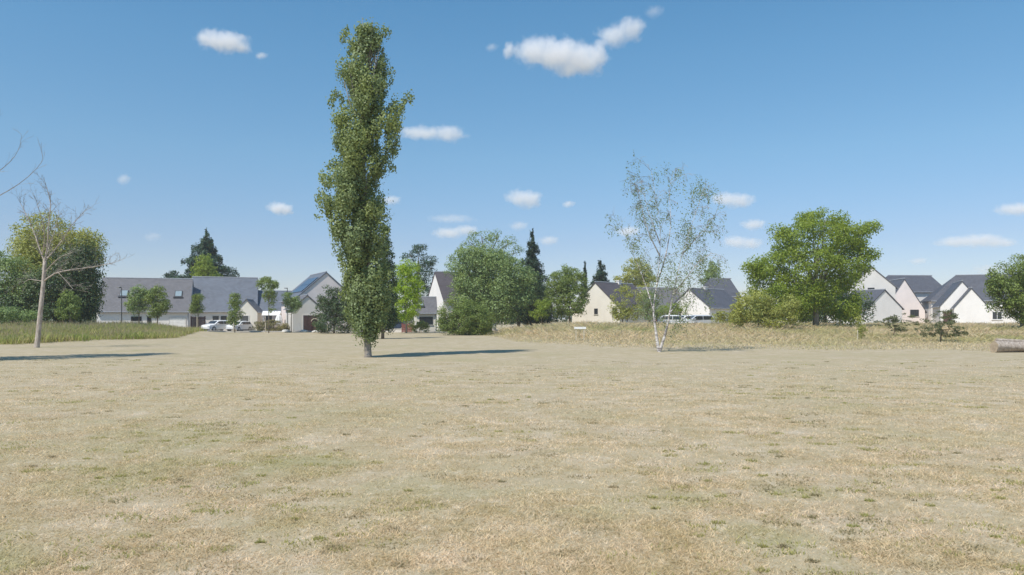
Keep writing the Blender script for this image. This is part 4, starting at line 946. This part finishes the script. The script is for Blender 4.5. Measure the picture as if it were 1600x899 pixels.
car(M['paint_white'], 'white car parked beside the dark board fence', 340, 96, 62, .95)
car(M['paint_white'], 'white car half hidden behind a young tree by the small porch gable', 374, 95, 75, .88)
car(M['paint_white'], 'white car at the left end of the row behind the grey barrier', 1054, 84, 172)
car(M['paint_white'], 'white estate car in the middle of the row behind the grey barrier', 1072, 85, 20)
car(M['paint_silver'], 'silver car behind the barrier nearest the white gabled house', 1090, 84, 8)
car(M['paint_white'], 'white car at the right end of the row, by the olive shrub', 1104, 86, 160, .9)
car(M['paint_blue'], 'dark car under the lime green tree beside the low white wall', 612, 95, 15, .95)

# ------------------------------------------------------------------ clouds (volumes 3 km away)
def cloud(label, blobs, dens=1.0, D=3200., nscale=1.0):
    """blobs: photo pixel (cx, cy, rx, ry)"""
    blobs = [(b[0], b[1], b[2]*1.16, b[3]*1.16) for b in blobs]; x0 = min(b[0]-b[2] for b in blobs); x1 = max(b[0]+b[2] for b in blobs); y0 = min(b[1]-b[3] for b in blobs); y1 = max(b[1]+b[3] for b in blobs)
    k = D / F; cx, cy = (x0+x1)/2, (y0+y1)/2; loc = V(cx, cy, D)
    hx, hz = (x1-x0)/2*k*1.12, (y1-y0)/2*k*1.15; hy = max(b[2] for b in blobs) * k * .75
    n, m = 16, 10; pts = [(hx*1.12*math.sin(math.pi*i/m)**.6*math.cos(2*math.pi*j/n), hy*1.12*math.sin(math.pi*i/m)**.6*math.sin(2*math.pi*j/n), hz*1.12*math.cos(math.pi*i/m)) for i in range(m+1) for j in range(n)]
    mat, nt, out = newmat('cloud_vapour'); tc = nt.nodes.new('ShaderNodeTexCoord'); pos = tc.outputs['Object']; last = None
    for b in blobs:
        s = N(nt, 'ShaderNodeVectorMath', operation='SUBTRACT'); nt.links.new(pos, s.inputs[0]); s.inputs[1].default_value = ((b[0]-cx)*k, 0, (cy-b[1])*k)
        d = N(nt, 'ShaderNodeVectorMath', operation='MULTIPLY'); nt.links.new(s.outputs[0], d.inputs[0]); d.inputs[1].default_value = (1/(b[2]*k), 1/(b[2]*k*.7), 1/(b[3]*k))
        l = N(nt, 'ShaderNodeVectorMath', operation='LENGTH'); nt.links.new(d.outputs[0], l.inputs[0])
        if last is None: last = l.outputs['Value']
        else:
            mn = N(nt, 'ShaderNodeMath', operation='SMOOTH_MIN'); nt.links.new(last, mn.inputs[0]); nt.links.new(l.outputs['Value'], mn.inputs[1]); mn.inputs[2].default_value = .25; last = mn.outputs[0]
    ns = noise(nt, pos, 5.0 / (hz * 2 + 60) * nscale, 5, .62)
    a = N(nt, 'ShaderNodeMath', operation='MULTIPLY_ADD'); nt.links.new(ns, a.inputs[0]); a.inputs[1].default_value = 1.7; a.inputs[2].default_value = -.20
    su = N(nt, 'ShaderNodeMath', operation='SUBTRACT'); nt.links.new(a.outputs[0], su.inputs[0]); nt.links.new(last, su.inputs[1])
    thick = min(b[3] for b in blobs) * k
    dn = mrange(nt, su.outputs[0], -.35, .45, 0, dens * 3.2 / (hy * 2))
    v = N(nt, 'ShaderNodeVolumePrincipled'); v.inputs['Color'].default_value = (.97, .97, .98, 1); v.inputs['Anisotropy'].default_value = .0
    nt.links.new(dn, v.inputs['Density']); nt.links.new(v.outputs[0], out.inputs['Volume'])
    o = MB().poly(pts, [(i*n+j, (i+1)*n+j, (i+1)*n+(j+1) % n, i*n+(j+1) % n) for i in range(m) for j in range(n)]).build('cloud', mat)
    o.location = loc; tag(o, label, 'cloud', 'small fair weather clouds')
cloud('small white cloud high in the upper left sky', [(335,62,26,14),(355,66,30,14),(375,74,16,9),(322,60,14,10)], 1.3)
cloud('tiny wisp right of the upper left cloud', [(408,87,9,5)], .4)
cloud('largest white cloud, flat and rounded, in the upper sky', [(835,80,30,20),(870,84,44,22),(905,94,38,22),(930,90,20,18),(890,108,20,12)], 1.7)
cloud('soft grey cloud rising to the right from the largest one', [(960,55,26,16),(985,45,22,20),(940,68,14,8)], .8)
cloud('faint wisp above the grey cloud at the top of the picture', [(1022,18,14,9)], .18)
cloud('small pale puff touching the left of the largest cloud', [(795,78,9,13)], .6)
cloud('faint little puff furthest left of the largest cloud', [(768,74,9,6)], .2)
cloud('flat cloud directly right of the poplar crown', [(660,208,34,9),(700,209,26,12),(640,206,14,8)], 1.0)
cloud('very faint speck of cloud above the bare tree', [(193,280,10,8)], .3)
cloud('small round white cloud left of the poplar', [(434,325,15,9),(446,328,12,8)], 1.1)
cloud('small puffy cloud above the dark fir', [(812,309,20,12),(828,312,18,14)], .9)
cloud('tiny speck of cloud right of the small puffy one', [(888,319,9,5)], .5)
cloud('pale cloud right of the birch top', [(1135,311,24,10),(1155,314,22,11)], .9)
cloud('flat pale cloud over the airy tree', [(702,364,24,8),(728,360,18,8)], .9)
cloud('thin faint streak over the flat pale cloud', [(705,342,34,6)], .35)
cloud('small cloud above the yellow green shrub, upper of two', [(1177,351,18,8)], .8)
cloud('wider cloud above the yellow green shrub, lower of two', [(1150,378,20,9),(1172,381,18,8)], .8)
cloud('small cloud behind the left side of the birch crown', [(982,362,18,8)], .8)
cloud('long flat cloud low over the houses on the right', [(1495,378,30,8),(1530,376,34,10),(1560,379,24,8)], .9)
cloud('cloud at the right picture edge', [(1585,327,26,9),(1605,326,24,10)], .9)
cloud('faint speck of cloud over the steep pinkish grey gable', [(1434,408,13,5)], .4)
cloud('faint cloud right of the dark fir tip', [(857,376,15,7)], .5)
cloud('faint cloud between the airy tree and the fir', [(810,353,14,7)], .35)
cloud('faint cloud touching the right side of the poplar crown', [(610,313,16,7)], .6)
cloud('faint low cloud above the right edge tree', [(1545,422,26,9)], .35)
cloud('barely visible cloud over the long slate roof', [(238,370,14,7)], .15)
